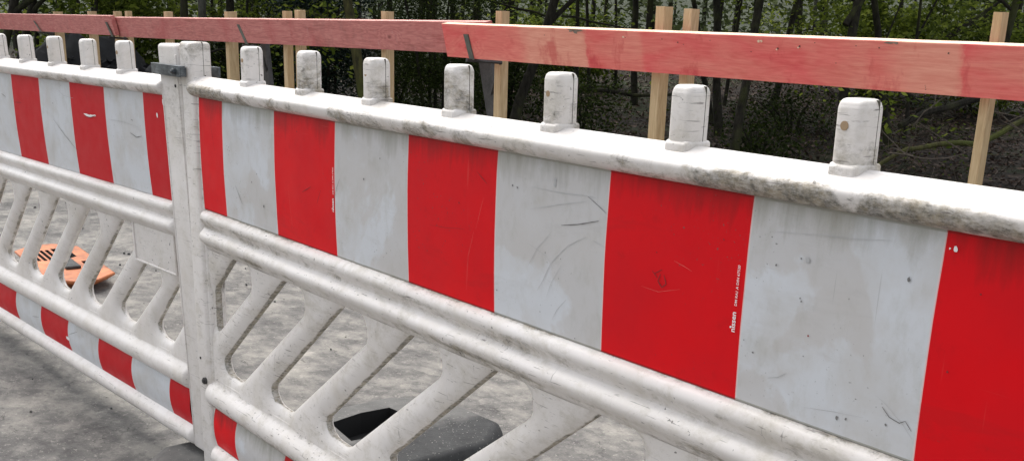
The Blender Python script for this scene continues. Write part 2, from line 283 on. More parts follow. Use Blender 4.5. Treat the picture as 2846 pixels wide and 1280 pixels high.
# ------------------------------------------------------------------ the barrier
MARKS=[["R","d",1.6,[[1.282,-0.088],[1.316,-0.082],[1.36,-0.07]]],["R","g",0.8,[[1.213,-0.075],[1.258,-0.064],[1.334,-0.047]]],["R","g",0.7,[[1.211,-0.043],[1.278,-0.043],[1.358,-0.039]]],["R","d",0.9,[[1.334,-0.04],[1.355,-0.049],[1.374,-0.058]]],["R","g",0.8,[[1.258,-0.104],[1.23,-0.13],[1.21,-0.16]]],["R","g",0.9,[[1.336,-0.096],[1.299,-0.114],[1.263,-0.145],[1.246,-0.174],[1.233,-0.192]]],["R","g",0.6,[[1.285,-0.147],[1.265,-0.174],[1.255,-0.197]]],["R","g",0.7,[[1.3,-0.192],[1.279,-0.212],[1.268,-0.229]]],["R","g",0.5,[[1.206,-0.125],[1.253,-0.138],[1.268,-0.153]]],["R","g",0.6,[[1.35,-0.098],[1.377,-0.104]]],["R","l",0.4,[[1.451,-0.142],[1.483,-0.143],[1.521,-0.132]]],["R","l",0.5,[[1.507,-0.098],[1.525,-0.102],[1.539,-0.106]]],["R","k",1.8,[[1.485,-0.119],[1.481,-0.129],[1.489,-0.136],[1.496,-0.13],[1.491,-0.119]]],["R","k",1.4,[[1.469,-0.118],[1.479,-0.125]]],["R","k",1.0,[[1.473,-0.121],[1.487,-0.113]]],["R","g",0.6,[[1.657,-0.037],[1.721,-0.03],[1.768,-0.027],[1.815,-0.021]]],["R","d",1.3,[[1.831,-0.199],[1.841,-0.208],[1.854,-0.211],[1.861,-0.207],[1.87,-0.216]]],["R","g",0.5,[[1.729,-0.23],[1.77,-0.223],[1.81,-0.218]]],["R","g",0.6,[[1.821,-0.188],[1.837,-0.196],[1.859,-0.212],[1.872,-0.224]]],["R","g",1.0,[[1.673,-0.209],[1.688,-0.204],[1.7,-0.196]]],["R","l",0.5,[[1.071,-0.131],[1.056,-0.173],[1.051,-0.229]]],["R","k",1.2,[[1.075,-0.038],[1.102,-0.053]]],["R","k",1.0,[[0.571,-0.132],[0.554,-0.161]]],["R","d",1.0,[[0.645,-0.102],[0.629,-0.126]]],["R","l",0.5,[[0.435,-0.14],[0.44,-0.183],[0.446,-0.226]]],["R","k",1.5,[[0.494,-0.146],[0.531,-0.131]]],["R","k",1.0,[[0.612,-0.162],[0.629,-0.126]]],["R","k",0.9,[[0.059,-0.001],[0.067,-0.06],[0.082,-0.111]]],["R","d",1.1,[[0.182,-0.173],[0.213,-0.21]]],["R","l",0.4,[[1.095,-0.074],[1.076,-0.126]]],["R","k",0.6,[[0.947,-0.14],[0.993,-0.137],[1.044,-0.131]]],["L","d",1.5,[[1.222,-0.111],[1.302,-0.15],[1.395,-0.189]]],["L","g",1.0,[[1.268,-0.02],[1.325,-0.039],[1.4,-0.042]]],["L","w",6,[[1.47,-0.079],[1.506,-0.082],[1.557,-0.078]]],["L","k",2,[[1.476,-0.084],[1.512,-0.086],[1.552,-0.079]]],["L","w",7,[[1.954,-0.044],[1.957,-0.055]]],["L","k",2,[[0.892,-0.083],[0.952,-0.081]]],["L","d",2,[[0.768,-0.064],[0.807,-0.073]]],["L","d",2,[[1.782,-0.105],[1.817,-0.113],[1.853,-0.107]]],["L","g",1.0,[[1.819,-0.157],[1.858,-0.11]]],["L","g",1.0,[[1.652,-0.081],[1.75,-0.081],[1.836,-0.087]]],["L","d",2,[[1.794,-0.071],[1.805,-0.073]]],["L","d",2,[[1.228,-0.064],[1.235,-0.067]]],["L","g",0.8,[[1.223,-0.123],[1.235,-0.167]]],["L","w",8,[[1.993,-0.01],[1.996,-0.024]]],["L","w",6,[[1.906,-0.0],[1.908,-0.004]]],["L","d",1.5,[[1.14,-0.774],[1.207,-0.752]]],["L","w",12,[[1.108,-0.791],[1.138,-0.791]]],["L","d",1.5,[[0.795,-0.786],[0.857,-0.777]]],["L","w",16,[[0.581,-0.731],[0.616,-0.739]]]]
SPOTS=[["d",4,[1.775,-0.229]],["d",3,[1.787,-0.227]],["g",6,[1.712,-0.06]],["d",2.5,[1.703,-0.06]],["d",4,[1.842,-0.057]],["d",2.5,[1.669,-0.074]],["w",5,[1.888,-0.018]],["w",2,[1.882,-0.018]],["d",3,[1.838,-0.218]],["d",2,[1.708,-0.105]],["d",2,[1.71,-0.108]],["k",2,[1.725,-0.145]],["d",1.5,[1.721,-0.17]],["k",2.5,[1.901,-0.141]],["k",2,[1.923,-0.056]],["d",1.5,[1.773,-0.092]],["d",4,[0.732,-0.092]],["d",2.5,[0.787,-0.049]],["d",3,[0.293,-0.135]],["d",4.5,[0.318,-0.199]],["g",3,[0.354,-0.13]],["d",3,[1.165,-0.047]],["d",3,[1.177,-0.049]],["g",5,[1.263,-0.027]],["g",5,[1.263,-0.034]],["d",4,[0.266,-0.155]],["d",2,[0.156,-0.11]],["d",2,[1.249,-0.133]],["d",2,[1.281,-0.165]],["d",2,[1.24,-0.223]],["d",2.5,[1.32,-0.245]],["d",1.5,[1.284,-0.136]],["k",2,[1.475,-0.093]],["k",2,[1.586,-0.058]],["d",2.5,[1.647,-0.184]],["d",1.5,[1.632,-0.172]],["d",2.5,[1.133,-0.212]],["k",3,[1.029,-0.092]],["k",2.5,[0.476,-0.032]]]
YM=.018
Z=lambda z:z+G0
def frame_mesh():
    F=Mesh()
    # horizontal members: profile (z, y front, dirt); mirrored behind the mid plane
    top=[(-.004,.004,.9),(-.001,.001,1.),(.0005,-.006,1.),(.003,-.012,.95),(.007,-.0175,1.0),(.012,-.021,.85),(.018,-.0232,.72),(.0225,-.0234,.62),(.0255,-.0218,.55),(.029,-.0175,.35),(.0335,-.0105,.1),(.038,-.002,.04),(.0415,.006,0),(.0438,.0125,0),(.0445,YM,0.)]
    # steps within the front bulge: the rail has a soft fold two thirds up
    dbl=[(-.246,.002,.5),(-.251,.0005,.75),(-.254,-.007,.35),(-.259,-.014,.22),(-.266,-.0175,.2),(-.274,-.0165,.42),(-.281,-.011,.38),(-.287,-.006,.5),(-.292,-.0055,.42),(-.298,-.012,.15),(-.304,-.0195,.2),(-.311,-.0225,.2),(-.318,-.0215,.3),(-.325,-.016,.5),(-.331,-.009,.6),(-.337,-.003,.4),(-.343,-.0005,.35),(-.3445,.003,.4),(-.3445,YM,.5)]
    low=[(-.655,YM,.2),(-.660,.0005,.2),(-.668,-.0005,.35),(-.674,-.005,.3),(-.680,-.014,.1),(-.687,-.020,.1),(-.696,-.0235,.1),(-.706,-.0235,.2),(-.716,-.021,.35),(-.725,-.015,.5),(-.731,-.006,.7),(-.7345,.001,.8),(-.740,.003,.3)]
    bot=[(-.829,.003,.3),(-.834,.001,.5),(-.837,-.007,.2),(-.844,-.016,.1),(-.853,-.021,.1),(-.864,-.022,.2),(-.875,-.018,.5),(-.883,-.008,.7),(-.887,.006,.8),(-.888,YM,.8)]
    def sweep(prof,x0,x1,cap=.014,endr=True):
        xs=[x0,x0+.001,x0+.004,x0+.009,x0+cap]+[x0+cap+(x1-x0-2*cap)*k/60 for k in range(1,60)]+[x1-cap,x1-.009,x1-.004,x1-.001,x1]
        def sc(x):
            d=min(x-x0,x1-x)/cap
            return 1. if d>=1 else math.sqrt(max(0,1-(1-d)**2))
        for side in (1,-1):
            vs=[];av=[];fs=[]; n=len(prof)
            for x in xs:
                k=sc(x)
                for (z,y,dd) in prof:
                    yy=y if y>0 else y*k
                    if prof is top: yy=YM-(YM-y)*(.35+.65*k)
                    yy=YM-(YM-yy)*side
                    wob=.0006*mnoise.noise((x*9,z*30,side)) if y<0 else 0
                    vs.append((x,yy+wob*side,Z(z))); av.append(dd if side==1 else .4)
            for i in range(len(xs)-1):
                for j in range(n-1):
                    q=(i*n+j,(i+1)*n+j,(i+1)*n+j+1,i*n+j+1); fs.append(q if side==1 else q[::-1])
            for i,rv in ((0,0),(len(xs)-1,1)):
                pass
            F.add(vs,fs,0,av)
    sweep(top,-.030,2.02); sweep(dbl,-.006,2.012); sweep(low,-.02,2.012); sweep(bot,-.012,2.012)
    # panels behind the sheeting
    rbox(F,-.012,2.008,.0025,2*YM-.0025,Z(-.256),Z(.003),.002,0,1,.25)
    rbox(F,-.012,2.008,.0025,2*YM-.0025,Z(-.840),Z(-.728),.002,0,1,.25)
    # web with slanted slots
    def slot(n):
        o=.25*n
        # outline in the mid plane, counter-clockwise from top left
        return [(.368+o,-.349),(.428+o,-.349),(.444+o,-.353),(.455+o,-.361),(.4615+o,-.373),(.4625+o,-.388),(.458+o,-.399),(.448+o,-.4085),
                (.142+o,-.6325),(.125+o,-.6385),(.088+o,-.6375),(.068+o,-.634),(.054+o,-.627),(.046+o,-.616),(.0455+o,-.607),(.051+o,-.598)]
    polys=[]
    for n in range(-1,8):
        p=slot(n)
        if n in(-1,): # cut by the end post
            p=[(.118,-.349),(.178,-.349),(.194,-.353),(.205,-.361),(.2115,-.373),(.2125,-.388),(.208,-.399),(.198,-.4085),(.022,-.537),(.014,-.536),(.011,-.528),(.011,-.446),(.016,-.434)]
        elif n==6:
            p=[(1.744,-.449),(1.80,-.449),(1.825,-.450),(1.846,-.454),(1.853,-.462),(1.856,-.4765),(1.846,-.487)]+p[8:]
        elif n==7:
            p=[(1.972,-.449),(1.986,-.449),(1.992,-.453),(1.992,-.545),(1.985,-.553)]+p[8:]
        if n==-1 or n>=0: polys.append(p)
    # densify and round
    def dens(p,st=.012):
        q=[]
        for i in range(len(p)):
            a=Vector(p[i]);b_=Vector(p[(i+1)%len(p)]); k=max(1,int((b_-a).length/st))
            q+=[tuple(a.lerp(b_,t/k)) for t in range(k)]
        return q
    dp=[np.array(dens(p)) for p in polys]
    def segd(pt,poly):
        a=poly;b=np.roll(poly,-1,0);d=b-a;t=np.clip(((pt-a)*d).sum(1)/(d*d).sum(1),0,1);q=a+d*t[:,None];e=pt-q
        dd=np.hypot(e[:,0],e[:,1]);i=dd.argmin();return dd[i],e[i]
    def inside(pt,poly):
        x,y=pt;a=poly;b=np.roll(poly,-1,0);c=((a[:,1]>y)!=(b[:,1]>y));den=np.where(b[:,1]==a[:,1],1,b[:,1]-a[:,1])
        return (c&(x<(b[:,0]-a[:,0])*(y-a[:,1])/den+a[:,0])).sum()%2==1
    cen=[p.mean(0) for p in dp]
    def sdf(pt):
        best=(9,None)
        for p,c in zip(dp,cen):
            if abs(pt[0]-c[0])<.34:
                s=segd(pt,p)
                if s[0]<best[0]: best=s
        return best
    pts=[];edges=[]
    for p in dp:
        k=len(pts); pts+=[tuple(q) for q in p]; edges+=[(k+i,k+(i+1)%len(p)) for i in range(len(p))]
    x0,x1,z0,z1=-.006,2.006,-.668,-.3435
    for p,c in zip(dp,cen):
        nx=np.roll(p,-1,0)-np.roll(p,1,0); nn=np.c_[-nx[:,1],nx[:,0]]; nn/=np.linalg.norm(nn,axis=1)[:,None]
        if inside(p[3]+nn[3]*.002,p): nn=-nn
        for d in (.0006,.002,.0045,.008,.0125,.0185,.026):
            for q,n_ in zip(p,nn):
                r_=q+n_*d
                if x0+.001<r_[0]<x1-.001 and z0+.001<r_[1]<z1-.0004 and not any(abs(r_[0]-cc[0])<.34 and inside(r_,pp) for pp,cc in zip(dp,cen)) and abs(sdf(r_)[0]-d)<d*.12: pts.append(tuple(r_))
    for x in np.arange(x0,x1+.0001,.0251):
        for z in np.linspace(z0,z1,8):
            q=np.array([min(x,x1),z])
            if z in(z0,z1) or x in (x0,x1) or (sdf(q)[0]>.03 and not any(inside(q,pp) for pp in dp)): 
                if not any(inside(q,pp) for pp in dp): pts.append(tuple(q))
    for q in ((x1,z0),(x1,z1)): pts.append(q)
    V,E_,T,_,_,_=delaunay_2d_cdt([Vector(p) for p in pts],edges,[],0,1e-5)
    V=[np.array(v) for v in V]; H=.0185;RR=.040
    ys=[];dirt=[]
    for v in V:
        d,e=sdf(v); 
        if d<1e-5: ys.append(0.); dirt.append(1.5 if True else 0); continue
        k=min(d/RR,1.); ys.append(H*(1-(1-k)**2.1)**.5)
        # e points from slot edge to the bar: e.x<0 : the bar lies left of the slot = its right hand, lower side
        rs=max(0.,(-e[0]+ -0.0*e[1])/max(d,1e-6)); low_=max(0,1-d/.012)
        dirt.append(.17+(1.9*rs if rs>.2 else .0)*max(0,1-d/.0046)+ .35*max(0,1-d/.002)+.12*max(0,(-v[1]-.56)/.1)*rs)
    fs=[]
    for t in T:
        c=(V[t[0]]+V[t[1]]+V[t[2]])/3
        if any(abs(c[0]-cc[0])<.34 and inside(c,pp) for pp,cc in zip(dp,cen)): continue
        fs.append(tuple(t))
    def orient(f,s):
        a,b_,c=[V[i] for i in f]; ar=(b_[0]-a[0])*(c[1]-a[1])-(b_[1]-a[1])*(c[0]-a[0]); g=f if ar>0 else f[::-1]
        return g if s==1 else g[::-1]
    for s in (1,-1):
        vs=[]
        for v,y in zip(V,ys): vs.append((v[0],YM-s*y,Z(v[1])))
        F.add(vs,[orient(f,s) for f in fs],0,dirt)
    # plate at the upper right corner with a raised rim
    rbox(F,1.728,1.985,-.0025,2*YM+.0025,Z(-.440),Z(-.336),.008,0,3,.15)
    rbox(F,1.728,1.985,-.0065,.0,Z(-.4405),Z(-.4345),.0028,0,2,.5); rbox(F,1.728,1.735,-.006,.0,Z(-.438),Z(-.338),.0028,0,2,.3); rbox(F,1.978,1.985,-.006,.0,Z(-.438),Z(-.338),.0028,0,2,.3)
    return F
def tooth_mesh(k):
    T=Mesh(); x=.4712+.2503*(k-1); w=.038
    da=lambda vs:[max(0,1.-abs(v[2]-Z(.052))/.016)*.7+.42+(.6*max(0,1-abs(v[1]-.025)/.006) if v[2]<Z(.075) and v[0]>x+.02 else 0) for v in vs]
    tz=Z(.1158+.0012*math.sin(k*2.1))
    rbox(T,x,x+w,-.001,.0385,Z(.03),tz,.0098,0,5,da)
    rbox(T,x-.0001,x+w+.00035,.0250,.0262,Z(.03),tz+.00035,.0006,1,1,1.)
    rbox(T,x+.0008,x+w-.001,-.0003,.0375,Z(.06),tz+.0016,.0088,0,5,.1)
    rbox(T,x-.0004,x+w+.0014,-.0020,.0404,Z(.036),Z(.0500),.0040,0,3,lambda vs:[.3+.5*(v[0]>x+.02 and v[1]>.01) for v in vs])
    rbox(T,x+.0006,x+.0365,-.0042,.030,Z(.018),Z(.0482),.0040,0,4,lambda vs:[.42 for v in vs])
    rr=random.Random(k*7+1); tx,ty=rr.uniform(-.018,.018),rr.uniform(-.02,.012)
    T.v=[(v[0]+tx*max(0,v[2]-Z(.05)),v[1]+ty*max(0,v[2]-Z(.05)),v[2]) for v in T.v]
    return T
def end_post(right):
    P=Mesh()
    if right: x0,x1,ya,yb=2.0035,2.112,-.010,.036
    else: x0,x1,ya,yb=-.0775,-.006,-.012,.042
    dz=lambda vs:[.12+(.38 if v[2]>Z(.04) else 0)+(.1 if right else 0) for v in vs]
    def seg(M_,xa,xb,y0,y1,z0,z1,r):
        n=14
        for i in range(n): pass
        rbox(M_,xa,xb,y0,y1,z0,z1,r,0,4,dz)
    ym=(ya+yb)/2+.004
    def seam(xa,xb,y0,y1,z0,z1,r):
        seg(P,xa,xb,y0,y1,z0,z1,r); yy=y0+(y1-y0)*.58; rbox(P,xa-.0002,xb+.00035,yy,yy+.0011,z0+.004,z1+.0003,.0005,1,1,1.)
    if right:
        seam(x0,x1,ya,yb,Z(-.888),Z(.118),.009)
        rbox(P,x1-.014,x1-.006,ya-.0025,ya+.004,Z(-.86),Z(.095),.0022,0,2,.6)
        rbox(P,x0+.009,x0+.014,ya-.002,ya+.004,Z(-.86),Z(.03),.002,0,2,.6)
    else:
        seam(x0,x1-.004,ya,yb-.003,Z(.02),Z(.1175),.010)
        seam(x0,x1,ya+.001,yb,Z(-.91),Z(.046),.012)
        # rolled flange between post and sheeting
        rbox(P,x1-.006,.0012,-.0035,2*YM+.004,Z(-.888),Z(.016),.0075,0,3,.3)
    return P
def sheet_mesh(z1,z0,bul,side,text):
    S=Mesh(); nx,nz=120,9; xa,xb=0.,2.0
    yb=lambda z:-.0012-bul*max(0,1-(2*(z-z0)/(z1-z0)-1)**2)
    vs=[];av=[]
    zr=[z0,z0+.0012,z0+.0028]+[z0+.003+(z1-z0-.006)*j/8 for j in range(1,8)]+[z1-.0032,z1-.0018,z1]; nz=len(zr)-1
    for i in range(nx+1):
        for z in zr:
            x=xa+(xb-xa)*i/nx; vs.append((x,yb(z)+.0007*mnoise.noise((x*5,z*14,side)),Z(z))); av.append(max(0,1-(z1-z)/.075) if z0+.002<z<z1-.002 else 2.4)
    S.add(vs,[(i*(nz+1)+j,(i+1)*(nz+1)+j,(i+1)*(nz+1)+j+1,i*(nz+1)+j+1) for i in range(nx) for j in range(nz)],0,av)
    # thin body so the sheet has thickness
    vs=[(xa,yb(z0)+.0016,Z(z0)),(xb,yb(z0)+.0016,Z(z0)),(xb,yb(z0)+.0016,Z(z1)),(xa,yb(z0)+.0016,Z(z1))]; S.add(vs,[(3,2,1,0)],0,0.)
    mi={'d':1,'g':2,'l':3,'w':4,'k':5}; rs=random.Random(3)
    key='R' if side==0 else 'L'
    for sd,k,w,pts in MARKS:
        if sd!=key or not (z0<pts[0][1]<z1): continue
        P=[Vector(p) for p in pts]; Q=[]
        for a,b_ in zip(P,P[1:]):
            n=max(2,int((b_-a).length/.006)); Q+=[a.lerp(b_,t/n) for t in range(n)]
        Q.append(P[-1]); n=len(Q)
        if n<2: continue
        Q=[Vector((q[0]+.0006*mnoise.noise((q[0]*40,q[1]*40,1)),q[1]+.0006*mnoise.noise((q[0]*40,q[1]*40,5)))) for q in Q]
        vs=[];fs=[]
        for i,q in enumerate(Q):
            t=(Q[min(i+1,n-1)]-Q[max(i-1,0)]).normalized(); nn=Vector((-t[1],t[0])); ww=w*.0005*(.35+.65*math.sin(math.pi*(i+.5)/n))*(.7+.6*rs.random())
            for s in (1,-1):
                p=q+nn*ww*s; zz=min(max(p[1],z0+.001),z1-.001); vs.append((p[0],yb(zz)-.0011,Z(zz)))
        S.add(vs,[(2*i,2*i+1,2*i+3,2*i+2) for i in range(n-1)],mi[k],0.)
    if side==0:
        for k,w,(x,z) in SPOTS:
            if not z0<z<z1: continue
            n=9; rr=[w*.0005*(.6+.7*rs.random()) for _ in range(n)]
            S.add([(x+rr[i]*math.cos(i*6.283/n),yb(z)-.0011,Z(z+rr[i]*1.2*math.sin(i*6.283/n))) for i in range(n)],[tuple(range(n))],mi[k],0.)
    return S
def print_mesh(z1,z0,bul,XS):
    T=Mesh(); yb=-.0012-bul
    for X in XS:
        for s,size,zs,bold,tot in (('nissen',.0085,-.1662,True,.0248),('DM RA1 A DIN 67520',.0060,-.1335,False,.0495)):
            vs,fs=text_mesh(s,size,bold); wd=max(v[0] for v in vs)-min(v[0] for v in vs); k=tot/wd; mx=min(v[0] for v in vs)
            yy=lambda z:-.0012-bul*max(0,1-(2*(z-z0)/(z1-z0)-1)**2)-.0014
            T.add([(X-v[1]*(k if not bold else k*1.0),yy(zs+(v[0]-mx)*k),Z(zs+(v[0]-mx)*k)) for v in vs],fs,0)
            if bold:
                n=14; cx,cz=X-.0070,zs+.0052; T.add([(cx+.0013*math.cos(i*6.283/n),yy(cz),Z(cz+.0013*math.sin(i*6.283/n))) for i in range(n)],[tuple(range(n))],0)
    return T
def make_barrier(label,grime,age,mtx,side,frame=None):
    root=empty('barrier_panel'); root.matrix_world=mtx; tag(root,label,'construction barrier','red and white striped plastic barrier panels set end to end')
    def fin(o,**k):
        o['grime']=grime; o['age']=age; return o
    kids={}
    if frame is None:
        kids['frame']=build(frame_mesh(),'frame',M['plastic'],root,True,50,'dirt')
        kids['teeth']=[]
        for k in range(7):
            o=build(tooth_mesh(k),'tooth',[M['plastic'],M['seam']],root,True,50,'dirt'); p=None
            if k in (0,2,4,6):
                d=Mesh(); x=.4712+.2503*(k-1)+.013; disc(d,(x+.002,-.0006,Z(.089)),.0042 if k!=6 else .005,'y',.0012,20); p=build(d,'hole_plug',M['brownhole'],o,False)
            kids['teeth'].append((o,p))
        kids['posts']=[]
        for r_ in (False,True):
            p=build(end_post(r_),'end_post',[M['plastic'],M['seam']],root,True,50,'dirt')
            f=Mesh(); xc=2.058 if r_ else -.036; tube(f,[(xc+(.015 if r_ else 0),.016,Z(-.875)),(xc+(.015 if r_ else 0),.016,Z(-.955))],.019,16); q=build(f,'foot_pipe',M['rust'],p)
            h=Mesh(); 
            if r_: disc(h,(2.088,-.0098,Z(.0255)),.0038,'y',.0012); 
            else: disc(h,(-.052,-.0118,Z(-.62)),.003,'y',.0012)
            q2=build(h,'drill_hole',M['black'],p,False)
            kids['posts'].append((p,q,q2))
        bo=Mesh(); disc(bo,(-.028,-.011,Z(-.672)),.0085,'y',.006,12); disc(bo,(-.028,-.016,Z(-.672)),.0055,'y',.004,6)
        kids['bolt']=build(bo,'bolt',M['steel'],root)
    else:
        def cp(o,par):
            c=o.copy(); COL.objects.link(c); c.parent=par; return c
        kids['frame']=cp(frame['frame'],root); kids['teeth']=[]
        for o,p in frame['teeth']:
            c=cp(o,root); 
            if p: cp(p,c)
            kids['teeth'].append((c,None))
        kids['posts']=[]
        for p,q,q2 in frame['posts']:
            c=cp(p,root); cp(q,c); cp(q2,c); kids['posts'].append((c,None,None))
        kids['bolt']=cp(frame['bolt'],root)
    for z1,z0,bul in ((0.,-.2505,.003),(-.734,-.834,.008)):
        s=build(sheet_mesh(z1,z0,bul,side,True),'reflective_sheeting',[M['sheet'],M['dark'],M['faint'],M['pale'],M['chip'],M['umber']],root,True,50,'runs'); fin(s)
        if side==0 and z1==0.: [build(print_mesh(z1,z0,bul,(q,)),'printed_lettering',M['ink'],s,False) for q in (.6215,1.6165)]
    fin(kids['frame']); [fin(o) for o,_ in kids['teeth']]; [fin(p[0]) for p in kids['posts']]
    return root,kids
r0,kids=make_barrier('nearer white plastic barrier panel with grimy rail and bright red stripes, right of the clamp',1.,0.,Matrix.Identity(4),0)
RL=Matrix(((0.9987841,-0.04848574,-0.00891421),(0.04823715,0.99849073,-0.02625709),(0.01017385,0.02579517,0.99961548)))
tl=Vector((-0.19361732,-0.00590144,-0.0084879+G0))+RL@Vector((-2,0,-G0))
mm=RL.to_4x4(); mm.translation=tl
r1,k1=make_barrier('farther white plastic barrier panel with duller red stripes, left of the clamp',.5,1.,mm,1,kids)
# steel clamp joining the two panels
C=empty('clamp_bracket',(-.15,-.02,Z(.055))); tag(C,'grey galvanised steel clamp bolted round the two touching barrier posts','clamp')
def off(m_,v): m_.v=[(a-v[0],b-v[1],c-v[2]) for a,b,c in m_.v]; return m_
V0=(-.15,-.02,Z(.055))
b=Mesh(); rbox(b,-.196,-.030,-.033,-.028,Z(.041),Z(.0635),.001); rbox(b,-.196,-.030,-.0335,-.017,Z(.0625),Z(.0655),.001); rbox(b,-.196,-.192,-.0278,-.0145,Z(.042),Z(.0623),.0008); rbox(b,-.0335,-.030,-.0278,-.0145,Z(.042),Z(.0623),.0008)
build(off(b,V0),'front_bar',M['galv'],C,True,30)
b=Mesh(); rbox(b,-.196,-.010,.053,.058,Z(.041),Z(.0635),.001); build(off(b,V0),'back_bar',M['galv'],C,True,30)
b=Mesh(); disc(b,(-.052,-.033,Z(.0525)),.0085,'y',.002,20); disc(b,(-.052,-.035,Z(.0525)),.0062,'y',.005,6); disc(b,(-.052,-.040,Z(.0525)),.0035,'y',.004,10); o=build(off(b,V0),'bolt',M['galv'],C,True,30)
b=Mesh(); tube(b,[(-.075,-.030,Z(.055)),(-.0765,.056,Z(.055))],.004,8); build(off(b,V0),'threaded_rod',M['steel'],C)
# ------------------------------------------------------------------ foot plates
def foot_plate(name,cx,cy,rot,L,W,H,mat,label,cat,hole_mat,holes,z=0.,under=False):
    root=empty(name,(cx,cy,z)); root.rotation_euler=(0,0,rot); tag(root,label,cat)
    B=Mesh(); c=.10*L/.84
    def ring(inset,zz):
        a,b_=L/2-inset,W/2-inset; k=c
        return [(-a+k,-b_,zz),(a-k,-b_,zz),(a,-b_+k*.9,zz),(a,b_-k*.9,zz),(a-k,b_,zz),(-a+k,b_,zz),(-a,b_-k*.9,zz),(-a,-b_+k*.9,zz)]
    rings=[ring(0,0),ring(.002,H*.5),ring(.010,H*.86),ring(.016,H*.96),ring(.026,H)] if not under else [ring(.06,0),ring(.03,H*.35),ring(.001,H*.80),ring(.0,H*.95),ring(.006,H)]
    vs=[p for r in rings for p in r]; fs=[(i*8+k,i*8+(k+1)%8,(i+1)*8+(k+1)%8,(i+1)*8+k) for i in range(4) for k in range(8)]
    # top face with openings, by triangulation
    P=[Vector(p[:2]) for p in rings[-1]]; E=[(i,(i+1)%8) for i in range(8)]; hl=[]
    for h in holes:
        k=len(P); P+=[Vector(q) for q in h]; E+=[(k+i,k+(i+1)%len(h)) for i in range(len(h))]; hl.append([Vector(q) for q in h])
    for q in [(x,y) for x in np.linspace(-L/2+.08,L/2-.08,14) for y in np.linspace(-W/2+.08,W/2-.08,7)]:
        P.append(Vector(q))
    V,_,T,_,_,_=delaunay_2d_cdt(P,E,[],0,1e-6)
    def ins(pt,poly):
        r=False
        for i in range(len(poly)):
            a=poly[i];b_=poly[(i+1)%len(poly)]
            if (a[1]>pt[1])!=(b_[1]>pt[1]) and pt[0]<(b_[0]-a[0])*(pt[1]-a[1])/(b_[1]-a[1])+a[0]: r=not r
        return r
    tf=[]
    ocv=[Vector(p[:2]) for p in rings[-1]]
    for t in T:
        c_=(V[t[0]]+V[t[1]]+V[t[2]])/3
        if any(ins(c_,h) for h in hl) or not ins(c_,ocv): continue
        a,b_,d=[V[i] for i in t]; s=(b_[0]-a[0])*(d[1]-a[1])-(b_[1]-a[1])*(d[0]-a[0]); tf.append(tuple(t) if s>0 else tuple(t[::-1]))
    B.add(vs,fs); B.add([(v[0],v[1],H+.002*mnoise.noise((v[0]*9,v[1]*9,0))*(abs(v[0])<L/2-.07)) for v in V],tf)
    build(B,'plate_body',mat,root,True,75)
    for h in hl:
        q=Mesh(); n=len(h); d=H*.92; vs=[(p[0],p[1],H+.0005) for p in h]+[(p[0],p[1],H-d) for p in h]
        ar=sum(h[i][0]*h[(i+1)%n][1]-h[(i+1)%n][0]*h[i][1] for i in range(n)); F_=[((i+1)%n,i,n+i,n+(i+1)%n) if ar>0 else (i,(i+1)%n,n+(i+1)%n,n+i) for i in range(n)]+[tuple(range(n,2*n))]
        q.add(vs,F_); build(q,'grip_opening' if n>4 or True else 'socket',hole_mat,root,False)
    return root
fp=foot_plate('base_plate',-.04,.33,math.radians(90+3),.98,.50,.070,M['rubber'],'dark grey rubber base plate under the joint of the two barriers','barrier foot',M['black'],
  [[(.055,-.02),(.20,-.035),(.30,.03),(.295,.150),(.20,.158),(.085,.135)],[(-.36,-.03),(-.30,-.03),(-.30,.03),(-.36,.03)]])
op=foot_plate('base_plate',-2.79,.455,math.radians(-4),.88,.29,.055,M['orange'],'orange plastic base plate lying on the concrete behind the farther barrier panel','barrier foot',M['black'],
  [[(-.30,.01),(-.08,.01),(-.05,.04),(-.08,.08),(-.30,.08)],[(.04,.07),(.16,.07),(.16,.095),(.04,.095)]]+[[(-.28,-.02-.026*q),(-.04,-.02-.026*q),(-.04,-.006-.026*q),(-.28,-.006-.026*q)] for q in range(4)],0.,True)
q=Mesh(); rbox(q,.0,.2,-.03,.035,.0555,.07,.006); build(q,'rubber_insert',M['debris'],op)
